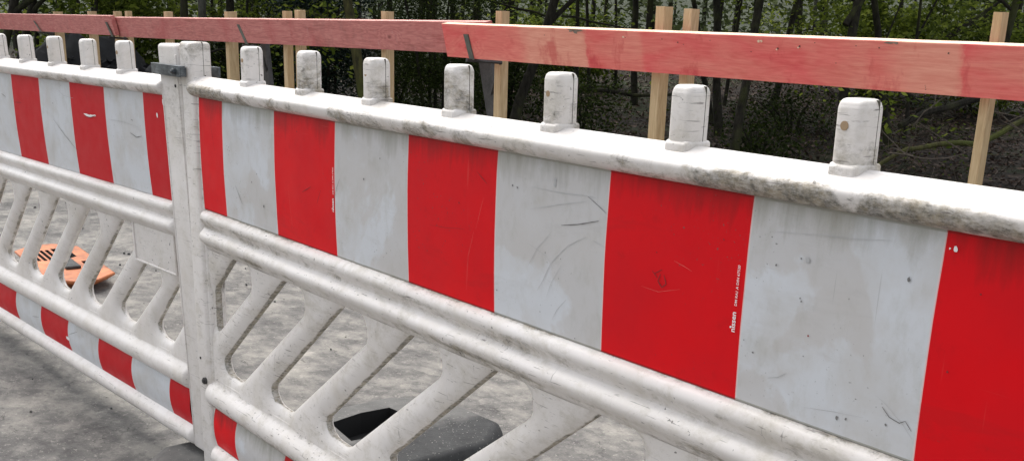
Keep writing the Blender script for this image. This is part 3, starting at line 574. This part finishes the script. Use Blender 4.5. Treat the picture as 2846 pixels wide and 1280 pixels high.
# ------------------------------------------------------------------ timber railing
def beam(label,p0,p1,y,h,t,mat,slant0=0.,slant1=0.,edge=None,over=False):
    (x0,z0),(x1,z1)=p0,p1; L=x1-x0; B=Mesh(); n=60; vs=[];fs=[]
    prof=[(0,-h),(0,-h+.002),(0,-.002),(.0015,0),(t-.0015,0),(t,-.002),(t,-h+.002),(t-.001,-h)]; TL=math.radians(11); prof=[(a*math.cos(TL)-b_*math.sin(TL),b_*math.cos(TL)-a*math.sin(TL)*0+a*math.sin(TL)) for a,b_ in prof]
    for i in range(n+1):
        u=i/n
        for (yy,zz) in prof:
            sx=slant0*(-zz/h)*(1-u)**8+slant1*(-zz/h)*u**8
            wv=.0012*mnoise.noise((u*L*3,yy*20,zz*12))
            vs.append((u*L+sx-(0),yy+wv,zz+(z1-z0)*u+.0008*mnoise.noise((u*L*7,zz*9,3))))
    k=len(prof)
    for i in range(n):
        for j in range(k): fs.append((i*k+j,i*k+(j+1)%k,(i+1)*k+(j+1)%k,(i+1)*k+j))
    fs.append(tuple(range(k-1,-1,-1))); fs.append(tuple(n*k+j for j in range(k)))
    B.add(vs,fs); B.m=[(1 if (j in (3,) ) else 0) for i in range(n) for j in range(k)]+[0,0]
    if slant0==.012:
        for (u_,v_,r_,mi) in [(1520.8,98.3,.0022,2),(1746,105,.002,2),(1848,109.4,.0025,2),(1890.8,118.8,.0032,2),(1906,124,.002,2),(1982,113,.0018,2),(2169,135.3,.0035,2),(2229.9,129.7,.0038,2),(2274,119.8,.002,2),(2388.3,128.1,.002,2),(2452.3,133.6,.0028,2),(2643.9,149,.0032,2),(2326.5,175.6,.0018,2),(2569.4,243,.0016,2),(2569.4,249,.0018,2),(2569,238,.0012,2),(2093,144,.0022,2),(1330,118,.002,2),(1740,104,.005,3),(2117,116,.006,3),(2125,115,.005,3),(2165,138,.004,3),(2226,133,.0035,3),(1597,83,.010,4),(1610,86,.012,4),(1620,83,.009,4),(1600,79,.012,4),(2480,118,.007,4),(2498,118,.007,4)]:
            q=onY(u_,v_,2.03); sd=(z0-q[2])/math.cos(TL); nn=9; ff=3. if mi==4 else 1.3
            B.add([(q[0]-x0+r_*ff*(.7+.5*math.sin(i*2.7+u_))*math.cos(i*6.283/nn),(max(.0015,sd+r_*math.sin(i*6.283/nn)*(.8+.3*math.cos(i*1.9+u_))))*math.sin(TL)-.0018,-max(.0015,sd+r_*math.sin(i*6.283/nn)*(.8+.3*math.cos(i*1.9+u_)))*math.cos(TL)) for i in range(nn)],[tuple(range(nn))],mi)
    NM=B.m[:]
    o=build(B,'railing_board',[mat,edge or mat,M['seam'],M['edge'],M['stain']],None,False); 
    for p in o.data.polygons:
        pass
    o.location=(x0,y,z0); tag(o,label,'plank','red timber boards of the railing'); return o
def rbeam(*a,**k): return beam(*a,**k)
nb=rbeam('bright red stained railing board with pale worn patches, nearest the camera on the right',(-2.022,Z(.157)),(1.6,Z(.157)),2.012,.147,.038,M['new'],.012,0,M['edge'])
# keep the stain pattern in the board's own coordinates
for p in nb.data.vertices: p.co.x-=0
mbm=rbeam('long dull red weathered railing board in the middle, left end at the dark knotted joint',(-6.76,Z(.107)),(-1.835,Z(.170)),2.125,.144,.036,M['old'],.02,.0,M['edgeold'])
lb=rbeam('dull red weathered railing board at the far left end',(-12.6,Z(.060)),(-6.70,Z(.118)),2.08,.147,.034,M['old'],0,.01,M['edgeold'])
kb=rbeam('low red board of the railing behind the farther barrier panel',(-12.6,Z(-.47)),(-4.9,Z(-.345)),2.16,.13,.03,M['old'])
posts=[(-8.571,2.2,.129,.055,.07),(-7.615,2.2,.145,.055,.062),(-6.979,2.2,.152,.06,.05),(-6.755,2.215,.158,.055,.04),(-5.904,2.2,.164,.055,.05),(-4.845,2.2,.178,.055,.066),(-4.006,2.2,.193,.05,.042),(-3.857,2.205,.199,.05,.048),(-2.868,2.2,.205,.05,.05),(-1.862,2.2,.2195,.048,.046),(-.722,2.10,.248,.046,.048),(-.577,2.10,.2405,.042,.042),(.641,2.10,.2455,.030,.034)]
desc=['pale timber railing post, leftmost of all','pale timber railing post, second from the left','left one of two timber posts behind the joint of the dull red boards','right one of two timber posts behind the joint of the dull red boards','pale timber railing post just left above the clamped barrier posts','pale timber railing post just right of the clamped barrier posts','left one of two touching timber posts behind the middle of the dull red board','right one of two touching timber posts behind the middle of the dull red board','single pale timber railing post near the right end of the dull red board','pale timber railing post with a long crack, beside the dark leaning steel strut','tallest pale timber railing post behind the bright red board, left one of the pair','shorter pale timber railing post behind the bright red board, right one of the pair','thin yellowish timber railing post at the right edge of the picture']
for (x,y,zt,w,d),ds in zip(posts,desc):
    B=Mesh(); zt=Z(zt); nz=12; c=.002; vs=[];fs=[]
    pr=[(c,0),(w-c,0),(w,c),(w,d-c),(w-c,d),(c,d),(0,d-c),(0,c)]
    for i in range(nz+1):
        z=zt*i/nz
        for a,b_ in pr: vs.append((a+.0008*mnoise.noise((x,z*3,a*30)),b_,z+(.002*mnoise.noise((x*3,a*60,b_*60)) if i==nz else 0)))
    for i in range(nz):
        for j in range(8): fs.append((i*8+j,i*8+(j+1)%8,(i+1)*8+(j+1)%8,(i+1)*8+j))
    fs.append(tuple(nz*8+j for j in range(8))); fs.append(tuple(range(7,-1,-1)))
    B.add(vs,fs); o=build(B,'railing_post',M['post'],None,False); o.location=(x,y,0); tag(o,ds,'post','pale timber posts of the railing')
# steel rail holders: a hooked strap in front and a strut behind
for lab,(hx0,hz0),(hx1,hz1),hy,hw,(sx0,sz0,sx1,sz1),sy,sw in [
 ('grey steel board holder with a wide leaning strut, hooked over the bright red board',(-1.835,Z(.116)),(-1.812,Z(.006)),2.005,.034,(-2.13,Z(.03),-1.83,.02),2.33,.10),
 ('grey steel board holder hooked over the dull red board right of the clamped barrier posts',(-4.485,Z(.104)),(-4.412,Z(-.018)),2.12,.04,(-4.56,Z(0),-4.40,.02),2.33,.075),
 ('grey steel board holder hooked over the far left board beside the joint',(-6.80,Z(.072)),(-6.73,Z(-.04)),2.065,.035,(-7.19,Z(0),-7.12,.02),2.33,.06),
 ('grey steel board holder hooked over the far left board, leftmost one',(-8.76,Z(.045)),(-8.62,Z(-.052)),2.065,.03,(-9.2,Z(0),-9.1,.02),2.33,.05)]:
    hx,hz=(hx0,hz0); root=empty('board_holder',(sx1,sy,0)); tag(root,lab,'railing bracket','steel board holders of the railing')
    ox,oy,oz=sx1,sy,0
    B=Mesh(); vs=[];fs=[]
    for (x,z) in ((hx0,hz0),(hx1,hz1)):
        for dx,dy in ((-hw/2,0),(hw/2,0),(hw/2,.006),(-hw/2,.006)): vs.append((x+dx-ox,hy+dy-oy+(hz0+.05-z)*.194,z-oz))
    B.add(vs,[(0,1,5,4),(1,2,6,5),(2,3,7,6),(3,0,4,7),(3,2,1,0),(4,5,6,7)])
    build(B,'hook_strap',M['hooksteel'],root,False)
    B=Mesh(); vs=[]
    for (x,z) in ((sx0,sz0),(sx1,sz1)):
        for dx,dy in ((-sw/2,0),(sw/2,0),(sw/2,.03),(-sw/2,.03)): vs.append((x+dx-ox,dy,z-oz))
    B.add(vs,[(4,5,1,0),(5,6,2,1),(6,7,3,2),(7,4,0,3),(0,1,2,3),(7,6,5,4)]); build(B,'strut',M['steel'],root,False)
    B=Mesh(); tube(B,[(hx1-ox,hy+.003-oy,hz1-oz),(hx1-ox,(hy-oy)*.4,hz1-.01-oz),((sx0+.2*(sx1-sx0))-ox,.01,sz0-.2*(sz0-sz1)-oz)],.008,6); build(B,'cross_arm',M['steel'],root)
# ------------------------------------------------------------------ deck and rubble
D=Mesh(); xs=np.arange(-16,5.01,.05); ys=np.arange(-6,2.351,.05); vs=[]
for x in xs:
    for y in ys:
        vs.append((x,y,.006*mnoise.noise((x*2.3,y*2.3,0))+.003*mnoise.noise((x*9,y*9,2))-.003 if y<2.33 else -.3))
ny=len(ys); D.add(vs,[(i*ny+j,(i+1)*ny+j,(i+1)*ny+j+1,i*ny+j+1) for i in range(len(xs)-1) for j in range(ny-1)])
dk=build(D,'bridge_deck',M['ground'],None,True,60); tag(dk,kind='structure')
rb=Mesh(); rs=random.Random(5)
for i in range(260):
    x=rs.uniform(-7,1.2); y=rs.uniform(-1.2,1.7); s=rs.choice([.003,.004,.005,.007,.012]); a=rs.random()*3; h=s*.5
    pts=[(x+s*math.cos(a+k*1.57)*rs.uniform(.6,1.5),y+s*math.sin(a+k*1.57)*rs.uniform(.6,1.2)) for k in range(4)]
    rb.add([(p[0],p[1],-.004) for p in pts]+[(p[0]*.7+x*.3,p[1]*.7+y*.3,h) for p in pts],[(4,5,6,7)]+[(k,(k+1)%4,4+(k+1)%4,4+k) for k in range(4)],0 if rs.random()<.6 else 1)
tag(build(rb,'rubble',[M['debris'],M['ground']],None,False),'small dark chips and crumbs scattered over the rough concrete','rubble',None,'stuff')
# ------------------------------------------------------------------ terrain and wood
def th(x,y):
    d=math.hypot(x-2.5,y+1.03); s=min(max((d-9)/22,0),1); s=s*s*(3-2*s)
    h=-.75+1.0*s+max(0,d-42)*.03+max(0,d-70)*.12
    return h+.10*mnoise.noise((x*.35,y*.35,1))*min(1,d/9)+.03*mnoise.noise((x*1.6,y*1.6,4))
T=Mesh(); xs=np.concatenate([np.arange(-140,-50,3.),np.arange(-50,12,.5),np.arange(12,60,4.)]); ys=np.concatenate([np.arange(-60,0,4.),np.arange(0,45,.5),np.arange(45,140,3.)]); ny=len(ys)
T.add([(x,y,th(x,y)) for x in xs for y in ys],[(i*ny+j,(i+1)*ny+j,(i+1)*ny+j+1,i*ny+j+1) for i in range(len(xs)-1) for j in range(ny-1)])
tag(build(T,'forest_floor',M['litter'],None,True,180),kind='structure')
def leaves(name,C,size,mat,parent=None,flat=0.,tint=None,asp=.62):
    n=len(C); C=np.asarray(C,float); nr=rng.normal(size=(n,3)); nr[:,2]=np.abs(nr[:,2])+flat*3; nr/=np.linalg.norm(nr,axis=1)[:,None]
    t=rng.normal(size=(n,3)); u=np.cross(nr,t); u/=np.linalg.norm(u,axis=1)[:,None]; w=np.cross(nr,u); s=(size*rng.uniform(.55,1.35,n))[:,None]
    v=np.empty((n,4,3)); v[:,0]=C-u*s*.5; v[:,1]=C+w*s*asp*.5+u*s*.06; v[:,2]=C+u*s*.5; v[:,3]=C-w*s*asp*.5+u*s*.06
    me=bpy.data.meshes.new(name); me.vertices.add(4*n); me.vertices.foreach_set('co',v.ravel()); me.loops.add(4*n); me.loops.foreach_set('vertex_index',np.arange(4*n,dtype=np.int32))
    me.polygons.add(n); me.polygons.foreach_set('loop_start',np.arange(0,4*n,4,dtype=np.int32)); me.polygons.foreach_set('loop_total',np.full(n,4,dtype=np.int32))
    tt=rng.beta(1.6,2.2,n) if tint is None else tint; a=me.attributes.new('tint','FLOAT','POINT'); a.data.foreach_set('value',np.repeat(tt,4).astype(np.float32))
    me.materials.append(mat); me.update(); me.validate(); o=bpy.data.objects.new(name,me); COL.objects.link(o)
    if parent is not None: o.parent=parent
    return o
def clumps(c,rad,n,k,spread):              # n leaf points in k sub-clumps inside an ellipsoid shell
    d=rng.normal(size=(k,3)); d/=np.linalg.norm(d,axis=1)[:,None]; cc=np.array(c)+d*np.array(rad)*(rng.uniform(.35,1.,(k,1)))
    i=rng.integers(0,k,n); g=rng.normal(size=(n,3)); sp=spread*rng.uniform(.6,1.5,k); return cc[i]+g*sp[i][:,None], i
def xy(u,dep): p=at(u,70,dep); return p[0],p[1]
def bush(name,u,dep,rad,ztop,n,k,spread,size,mat,label,cat,stems=5,group=None):
    x,y=xy(u,dep); z=th(x,y); root=empty(name,(x,y,z)); tag(root,label,cat,group)
    hc=(ztop-z)/2; P,i=clumps((0,0,hc),(rad[0],rad[1],hc),n,k,spread); P[:,2]=np.abs(P[:,2])
    lt=rng.beta(1.6,2.2,n)*.7+rng.uniform(0,.3,k)[i]
    leaves('foliage',P,size,mat,root,.2,lt)
    S=Mesh()
    for q in range(stems):
        a=rng.uniform(0,6.28); r_=rng.uniform(.2,.8); tube(S,[(0.1*math.cos(a),.1*math.sin(a),-.1),(r_*rad[0]*.5*math.cos(a),r_*rad[1]*.5*math.sin(a),hc*.8),(r_*rad[0]*math.cos(a),r_*rad[1]*math.sin(a),hc*1.5)],[.03,.02,.008],5)
    build(S,'stems',M['bark'],root); return root
bush('holly_bush',905,15.5,(.75,.75),2.6,22000,150,.11,.045,M['leafH'],'dark blue-green glossy holly bush behind the dull red board','bush')
bush('yew_bush',1215,14.5,(.95,.8),2.6,30000,210,.10,.030,M['leafI'],'dense mid-green bush behind the overlap of the dull and bright red boards','bush')
for u,dep,rad,zt,n,lab in [(1090,18.5,(1.7,.8),1.0,9000,'dark shrub behind the dense mid-green bush, left part'),(1330,19,(1.5,.8),.8,7000,'dark shrub behind the trunk beside the cracked post'),(640,17.5,(1.5,.7),1.0,8000,'dark shrub behind the straight trunk right of the clamp'),(820,19,(1.3,.8),.9,6500,'dark shrub low behind the glossy holly bush'),(1620,16,(.9,.8),.45,2600,'low dark green undergrowth bush seen under the bright red board, left of the post pair'),(1400,17,(.9,.7),1.0,6000,'dark shrub standing right of the dense mid-green bush'),(2230,17,(1.0,.7),.25,1500,'low green shrub under the bright red board, left of the last barrier tooth'),(2140,14.5,(.8,.5),.02,1600,'patch of green brambles on the slope at the right'),(350,17,(1.5,1.),1.9,7000,'soft grey-green shrub behind the far left board'),(1560,22,(1.5,1.2),1.5,6000,'pale green shrub deep in the wood behind the leaning trunk'),(760,19,(1.2,1.),2.0,6500,'light green shrub left of the glossy holly bush'),(2440,21,(1.6,1.3),1.9,9000,'light green leafy shrub above the bright red board, left of the thin post'),(2760,19,(1.3,1.2),2.0,8000,'yellow-green leafy shrub behind the thin post at the right edge')]:
    far=dep>15.5 and zt>1.2
    bush('shrub',u,dep,rad,zt,n,70,.16,.055 if not far else .095,M['leafY'] if far else M['leafI'],lab,'shrub')
def tree(u0,v0,u1,dep,px,label,limbs=3,leafn=1700,mat='bark',curve=0.,fork=None,kind='tree'):
    """u0 = photo x of the trunk low down (row v0), u1 = at the top row"""
    b0=at(u0,v0,dep); t0=at(u1,0,dep); x,y=b0[0],b0[1]; sl=(t0-b0)/max(.2,(t0[2]-b0[2])); z=th(x,y); r_=px/2/CF*dep
    base=b0-sl*(b0[2]-z); root=empty(kind,tuple(base)); tag(root,label,'tree','trees of the wood behind the railing')
    H=6.5; T_=Mesh(); pts=[];rad=[]
    for i in range(15):
        h=H*i/14-.25; s=h/H; p=np.array([sl[0]*min(h,2.6)+.25*sl[0]*max(0,h-2.6),sl[1]*min(h,2.6)+.25*sl[1]*max(0,h-2.6),h]); 
        p[:2]+=np.array([mnoise.noise((u0,h*.9,0)),mnoise.noise((u0,h*.9,7))])*r_*.9*min(1,max(0,h)*2)
        p[:2]+=CR[0][:2]*curve*max(0,h-(b0[2]-z))**2
        pts.append(tuple(p)); rad.append(r_*(1.25 if i==0 else 1.08 if i==1 else 1-.55*s))
    tube(T_,pts,rad,12); build(T_,'trunk',M[mat],root)
    Lf=[]; rs=random.Random(int(u0)); 
    for q in range(limbs):
        B=Mesh(); i=rs.randint(3,11); p=Vector(pts[i]); a=rs.uniform(0,6.28); L=rs.uniform(1.,2.2); dr=Vector((math.cos(a),math.sin(a),rs.uniform(-.1,.7)))
        ps=[p]+[p+dr*L*t+Vector((rs.uniform(-.1,.1),rs.uniform(-.1,.1),-.1*t*t)) for t in (.3,.6,.85,1.)]
        tube(B,ps,[rad[i]*.38,rad[i]*.27,rad[i]*.18,rad[i]*.1,.004],6)
        for t_ in ps[2:]:
            for w_ in range(2):
                e=t_+Vector((rs.uniform(-.5,.5),rs.uniform(-.5,.5),rs.uniform(-.35,.25))); tube(B,[t_,(t_+e)/2+Vector((0,0,.05)),e],[rad[i]*.1+.003,.004,.002],4); Lf.append(e)
        Lf+=ps[3:]; build(B,'limb',M[mat],root)
    if fork:
        for (fu,fv,du,dv,fp) in fork:
            a=Vector(at(fu,fv,dep)-base); e=Vector(at(du,dv,dep)-base); ext=e+(e-a)*2.2
            k=fp/2/CF*dep; B=Mesh(); tube(B,[a,a.lerp(e,.5)+Vector((.01,0,.02)),e,ext],[k,k*.9,k*.8,k*.4],8); Lf.append(ext); build(B,'limb',M[mat],root)
    if leafn and Lf:
        c=np.array([tuple(p) for p in Lf]); i=rng.integers(0,len(c),leafn); P=c[i]+rng.normal(size=(leafn,3))*.22; lt=np.clip(rng.beta(2,2.2,leafn)*.75+rng.uniform(0,.35,len(c))[i],0,1)
        top=np.array([0,0,5.6]); n2=650; g=rng.normal(size=(n2,3))*np.array([1.7,1.7,.9])+top; g[:,2]=np.maximum(g[:,2],3.)  # large leaves above the view, added to block sky light on the wood
        sz=np.concatenate([np.full(len(P),.085),np.full(n2,.26)]); leaves('crown',np.vstack([P,g]),sz,M['leafY'],root,.3,np.concatenate([lt,rng.beta(2,2,n2)]))
TR=[(15,120,40,15,26,'dark leaning trunk at the left edge of the picture',2,700,'bark',0,[(15,60,100,-10,18)]),(60,150,88,15.5,22,'dark trunk leaning right, second at the left edge',3,700,'bark',0,[(70,60,30,0,12),(80,50,130,-10,14)]),
(103,150,98,17,14,'thin upright dark trunk left of the leftmost post',2,500,'bark'),(225,150,196,18,14,'slender trunk leaning left behind the far left board',3,1500,"bark"),(262,150,268,16,12,'thin dark trunk between the second and third posts',3,1500,"bark"),(300,150,330,17,16,'slender trunk leaning right above the joint of the dull red boards',3,900,'bark'),
(520,200,512,14,24,'black trunk between the clamped posts and the next timber post, left one',3,700,'bark'),(562,240,560,13.5,26,'grey trunk right beside the black trunk',2,600,'barkgrey'),(592,240,588,19,9,'thin stem left of a dark trunk near the post',2,500,'bark'),(648,230,640,16,26,'dark straight trunk behind the timber post right of the clamp',2,500,'bark'),(683,200,688,18,8,'very thin stem right of the dark straight trunk',2,400,'bark'),(722,160,716,20,9,'thin stem left of the doubled timber post',2,500,'bark'),(752,160,746,19,12,'thin trunk behind the doubled timber post',2,500,'bark'),(795,160,800,21,12,'thin trunk in front of pale green leaves right of the doubled post',2,600,'bark'),
(1012,280,965,12.8,32,'thick mossy trunk leaning left between holly bush and dense bush',2,500,'moss'),(1445,300,1540,15,30,'thick black trunk leaning right beside the post with the crack',4,1200,'bark',0,[(1500,95,1592,0,17),(1528,50,1440,25,7),(1560,45,1640,60,7)]),(1602,300,1606,20,13,'slim trunk right of the thick black leaning trunk',3,1000,'bark'),(1637,300,1632,21,10,'slimmer trunk right of the thick black leaning trunk',3,1000,'bark'),(1712,300,1712,22,9,'thin trunk between the thick black one and the post pair',3,1000,'bark'),(1762,300,1765,20,19,'dark trunk left of the tallest timber post',3,900,'bark'),
(1962,230,1925,18,16,'dark trunk right of the post pair, low part black',3,1000,'bark'),(1995,260,1990,17,24,'dark upright trunk right of the post pair',3,1000,'bark'),(2018,260,2060,20,10,'thin dark trunk beside the dark upright trunk',3,1100,'bark'),(2045,400,2115,14.5,27,'long dark trunk leaning right, seen above and below the bright red board',3,1000,'bark'),(2170,200,2218,19,20,'dark leaning trunk above the pale flash on the bright board',3,1100,'bark'),(2266,150,2268,24,8,'thin grey trunk far behind the bright red board',3,1200,'barkgrey'),(2296,150,2297,25,9,'thin trunk beside the thin grey trunk far behind',3,1200,'barkgrey'),
(2345,300,2350,14,30,'thick curved trunk above the last barrier tooth',3,1000,'bark',.10,[(2350,70,2400,-5,20)]),(2462,330,2430,16.5,22,'dark crooked trunk leaning left behind the last barrier tooth',4,1400,'bark',0,[(2470,250,2540,120,9),(2445,150,2500,20,6)]),(2520,330,2560,17,10,'thin black stem right of the last barrier tooth',4,1500,'bark',0,[(2620,115,2700,60,14)]),(2690,330,2672,21,12,'slim trunk left of the thin post at the right',4,1500,'bark'),(2800,110,2830,15,24,'dark curved trunk in the upper right corner',4,1400,'bark',-.05,[(2812,30,2760,-8,10)])]
for t in TR: tree(*t[:6],*t[6:])
# soil heap at the left, beyond the railing
for (u,dep,rx,hz,lab) in [(210,13.5,1.7,.72,'heap of black soil beyond the far left boards'),(420,12.,1.1,.52,'smaller heap of black soil left of the clamped barrier posts')]:
    x,y=xy(u,dep); z=th(x,y); S=Mesh(); n,mm_=48,16; vs=[(0,0,hz-z)];
    for j in range(1,mm_+1):
        for i in range(n):
            a=i*6.2832/n; r_=rx*j/mm_; h=(hz-z)*(1-(j/mm_)**1.8); k=.30*mnoise.noise((math.cos(a)*r_*1.7+u,math.sin(a)*r_*1.7,3))+.13*mnoise.noise((math.cos(a)*r_*5,math.sin(a)*r_*5,u))+.06*mnoise.noise((math.cos(a)*r_*14,math.sin(a)*r_*14,u)); vs.append((r_*math.cos(a),r_*math.sin(a),max(-.1,h+k)))
    fs=[(0,1+i,1+(i+1)%n) for i in range(n)]+[(1+(j-1)*n+i,1+j*n+i,1+j*n+(i+1)%n,1+(j-1)*n+(i+1)%n) for j in range(1,mm_) for i in range(n)]
    S.add(vs,fs); o=build(S,'soil_heap',M['soil'],None,True,60); o.location=(x,y,z); tag(o,lab,'soil heap'); g=rng.normal(size=(900,2))*rx*.45; cz=[(p[0],p[1],max(0,(hz-z)*(1-(math.hypot(p[0],p[1])/rx)**1.8))+.05) for p in g]; leaves('clods',cz,.09,M['soil'],o,.2,asp=1.)
# fallen branches
def branch(pix,dep,r0_,r1_,label,mat,side=()):
    P=[Vector(at(u,v,d_)) for (u,v),d_ in zip(pix,dep)]; b0=P[0].copy(); root=empty('fallen_branch',tuple(b0)); tag(root,label,'branch','fallen branches on the slope')
    Q=[]
    for i in range(len(P)-1):
        for t in range(4): Q.append(P[i].lerp(P[i+1],t/4)-b0+Vector([.03*mnoise.noise((i+t/4.,k,u)) for k in (1,5,9)]))
    Q.append(P[-1]-b0); n=len(Q); B=Mesh(); tube(B,Q,[r0_+(r1_-r0_)*i/(n-1)+.004*mnoise.noise((i*.9,0,0)) for i in range(n)],8); build(B,'stem',M[mat],root)
    for k in range(5):
        S=Mesh();
        i=random.randint(1,n-1); e=Q[i]+Vector((random.uniform(-.5,.5),random.uniform(-.4,.4),random.uniform(-.1,.45))); mid=(Q[i]+e)/2+Vector((random.uniform(-.08,.08),0,random.uniform(-.05,.1))); tube(S,[Q[i],mid,e],[.006,.004,.0015],5); build(S,'twig',M[mat],root)
branch([(2440,460),(2520,415),(2600,402),(2700,400),(2790,365),(2860,325)],[11.5,11.6,11.8,12,12.2,12.4],.022,.034,'mossy yellow-green fallen branch low behind the thin post','moss')
branch([(2470,425),(2560,440),(2640,438),(2720,420)],[11.2,11.3,11.4,11.5],.007,.004,'thin grey fallen branch below the mossy one','twig')
branch([(2500,350),(2580,310),(2660,290),(2740,270)],[13,13.2,13.4,13.6],.035,.05,'thick dark fallen branch just under the bright red board','bark')
branch([(2540,350),(2570,310),(2610,280),(2650,262)],[12.5,12.4,12.4,12.3],.008,.005,'thin pale curved fallen branch left of the thin post','twig')
branch([(2730,300),(2790,325),(2850,370)],[11,11,11],.007,.005,'thin pale fallen branch right of the thin post','twig')
branch([(1660,250),(1760,265),(1880,262)],[16,16,16],.03,.02,'dark fallen branch seen between barrier teeth left of the tall post','bark')
# brushwood, litter, ground cover, far woodland
bw=Mesh(); rs=random.Random(11)
for i in range(520):
    u=rs.uniform(1900,2900); d_=rs.uniform(10,20); x,y=xy(u,d_); z=th(x,y)+rs.uniform(0,.35)*(1.2 if u>2350 else .5); L=rs.uniform(.15,.6); a=rs.uniform(0,6.28)
    tube(bw,[(x,y,z),(x+L*.5*math.cos(a),y+L*.5*math.sin(a),z+rs.uniform(-.05,.12)),(x+L*math.cos(a+.3),y+L*math.sin(a+.3),z+rs.uniform(-.1,.3))],[rs.uniform(.003,.008),.004,.0015],4,rs.choice([0,0,1]))
tag(build(bw,'brushwood',[M['bark'],M['twig']],None),'tangle of fallen twigs on the slope behind the bright red board','brushwood',None,'stuff')
def scatter(n,umin,umax,dmin,dmax,zlo,zhi):
    u=rng.uniform(umin,umax,n); d_=np.sqrt(rng.uniform(dmin**2,dmax**2,n)); out=np.empty((n,3))
    for i in range(n):
        x,y=xy(u[i],d_[i]); out[i]=(x,y,th(x,y)+rng.uniform(zlo,zhi))
    return out
tag(leaves('leaf_litter',np.vstack([scatter(26000,1400,2950,9,26,.0,.05),scatter(9000,-100,1400,9,26,.0,.04)]),.07,M['leafB'],None,.6,np.concatenate([rng.beta(2.2,2.,26000),rng.beta(1.3,4.,9000)])),'brown fallen leaves covering the forest floor','leaf litter',None,'stuff')
gc=scatter(9000,1500,2900,13,24,.0,.22); cm=np.array([mnoise.noise((p[0]*.7,p[1]*.7,9)) for p in gc]); gc=gc[cm>.08]
tag(leaves('ground_cover',gc,.05,M['leafI'],None,.3,rng.uniform(.4,1,len(gc))),'patches of green ground cover on the forest floor','ground cover',None,'stuff')
n=80000; u=rng.uniform(-250,3050,n); d_=rng.uniform(27,44,n); P=np.empty((n,3)); keep=[]
for i in range(n):
    x,y=xy(u[i],d_[i]); z=th(x,y)+rng.uniform(0,1)**1.3*8.; P[i]=(x,y,z); keep.append(mnoise.noise((x*.5,y*.5,z*.8))>-.08)
tag(leaves('distant_woodland',P[np.array(keep)],.2,M['leafF'],None,.3),'hazy green mass of distant woodland behind all the trunks','woodland',None,'stuff')
ft=Mesh()
for i in range(90):
    x,y=xy(rs.uniform(-200,3000),rs.uniform(24,42)); z=th(x,y); r_=rs.uniform(.04,.11); tube(ft,[(x,y,z-.2),(x+rs.uniform(-.3,.3),y,z+3),(x+rs.uniform(-.6,.6),y,z+7)],[r_,r_*.8,r_*.5],6)
tag(build(ft,'distant_trunks',M['bark'],None),'dark far-off trunks merging into the distant wood','woodland',None,'stuff')
# ------------------------------------------------------------------ light
W=bpy.data.worlds.new('World'); SC.world=W; W.use_nodes=True; nt=W.node_tree; bg=nt.nodes['Background']; sk=nt.nodes.new('ShaderNodeTexSky'); sk.sky_type='NISHITA'; sk.sun_disc=False
EL,AZ=math.radians(60),math.radians(-80)   # azimuth from +Y towards +X
sk.sun_elevation=EL; sk.sun_rotation=AZ; sk.air_density=1.; sk.dust_density=4.; sk.ozone_density=1.
hs=nt.nodes.new('ShaderNodeHueSaturation'); hs.inputs['Saturation'].default_value=.22; nt.links.new(sk.outputs[0],hs.inputs['Color']); nt.links.new(hs.outputs[0],bg.inputs[0]); bg.inputs[1].default_value=.15
sd=bpy.data.lights.new('sun','SUN'); sd.energy=.9; sd.angle=math.radians(40); sd.color=(1,.96,.9); so=bpy.data.objects.new('sun',sd); COL.objects.link(so)
dirv=Vector((math.sin(AZ)*math.cos(EL),math.cos(AZ)*math.cos(EL),math.sin(EL))); so.rotation_euler=dirv.to_track_quat('Z','Y').to_euler()
SC.view_settings.view_transform='Standard'; SC.view_settings.look='None'; SC.view_settings.gamma=1; SC.view_settings.exposure=1.08
SC.render.engine='CYCLES'; SC.cycles.max_bounces=6; SC.cycles.use_denoising=True
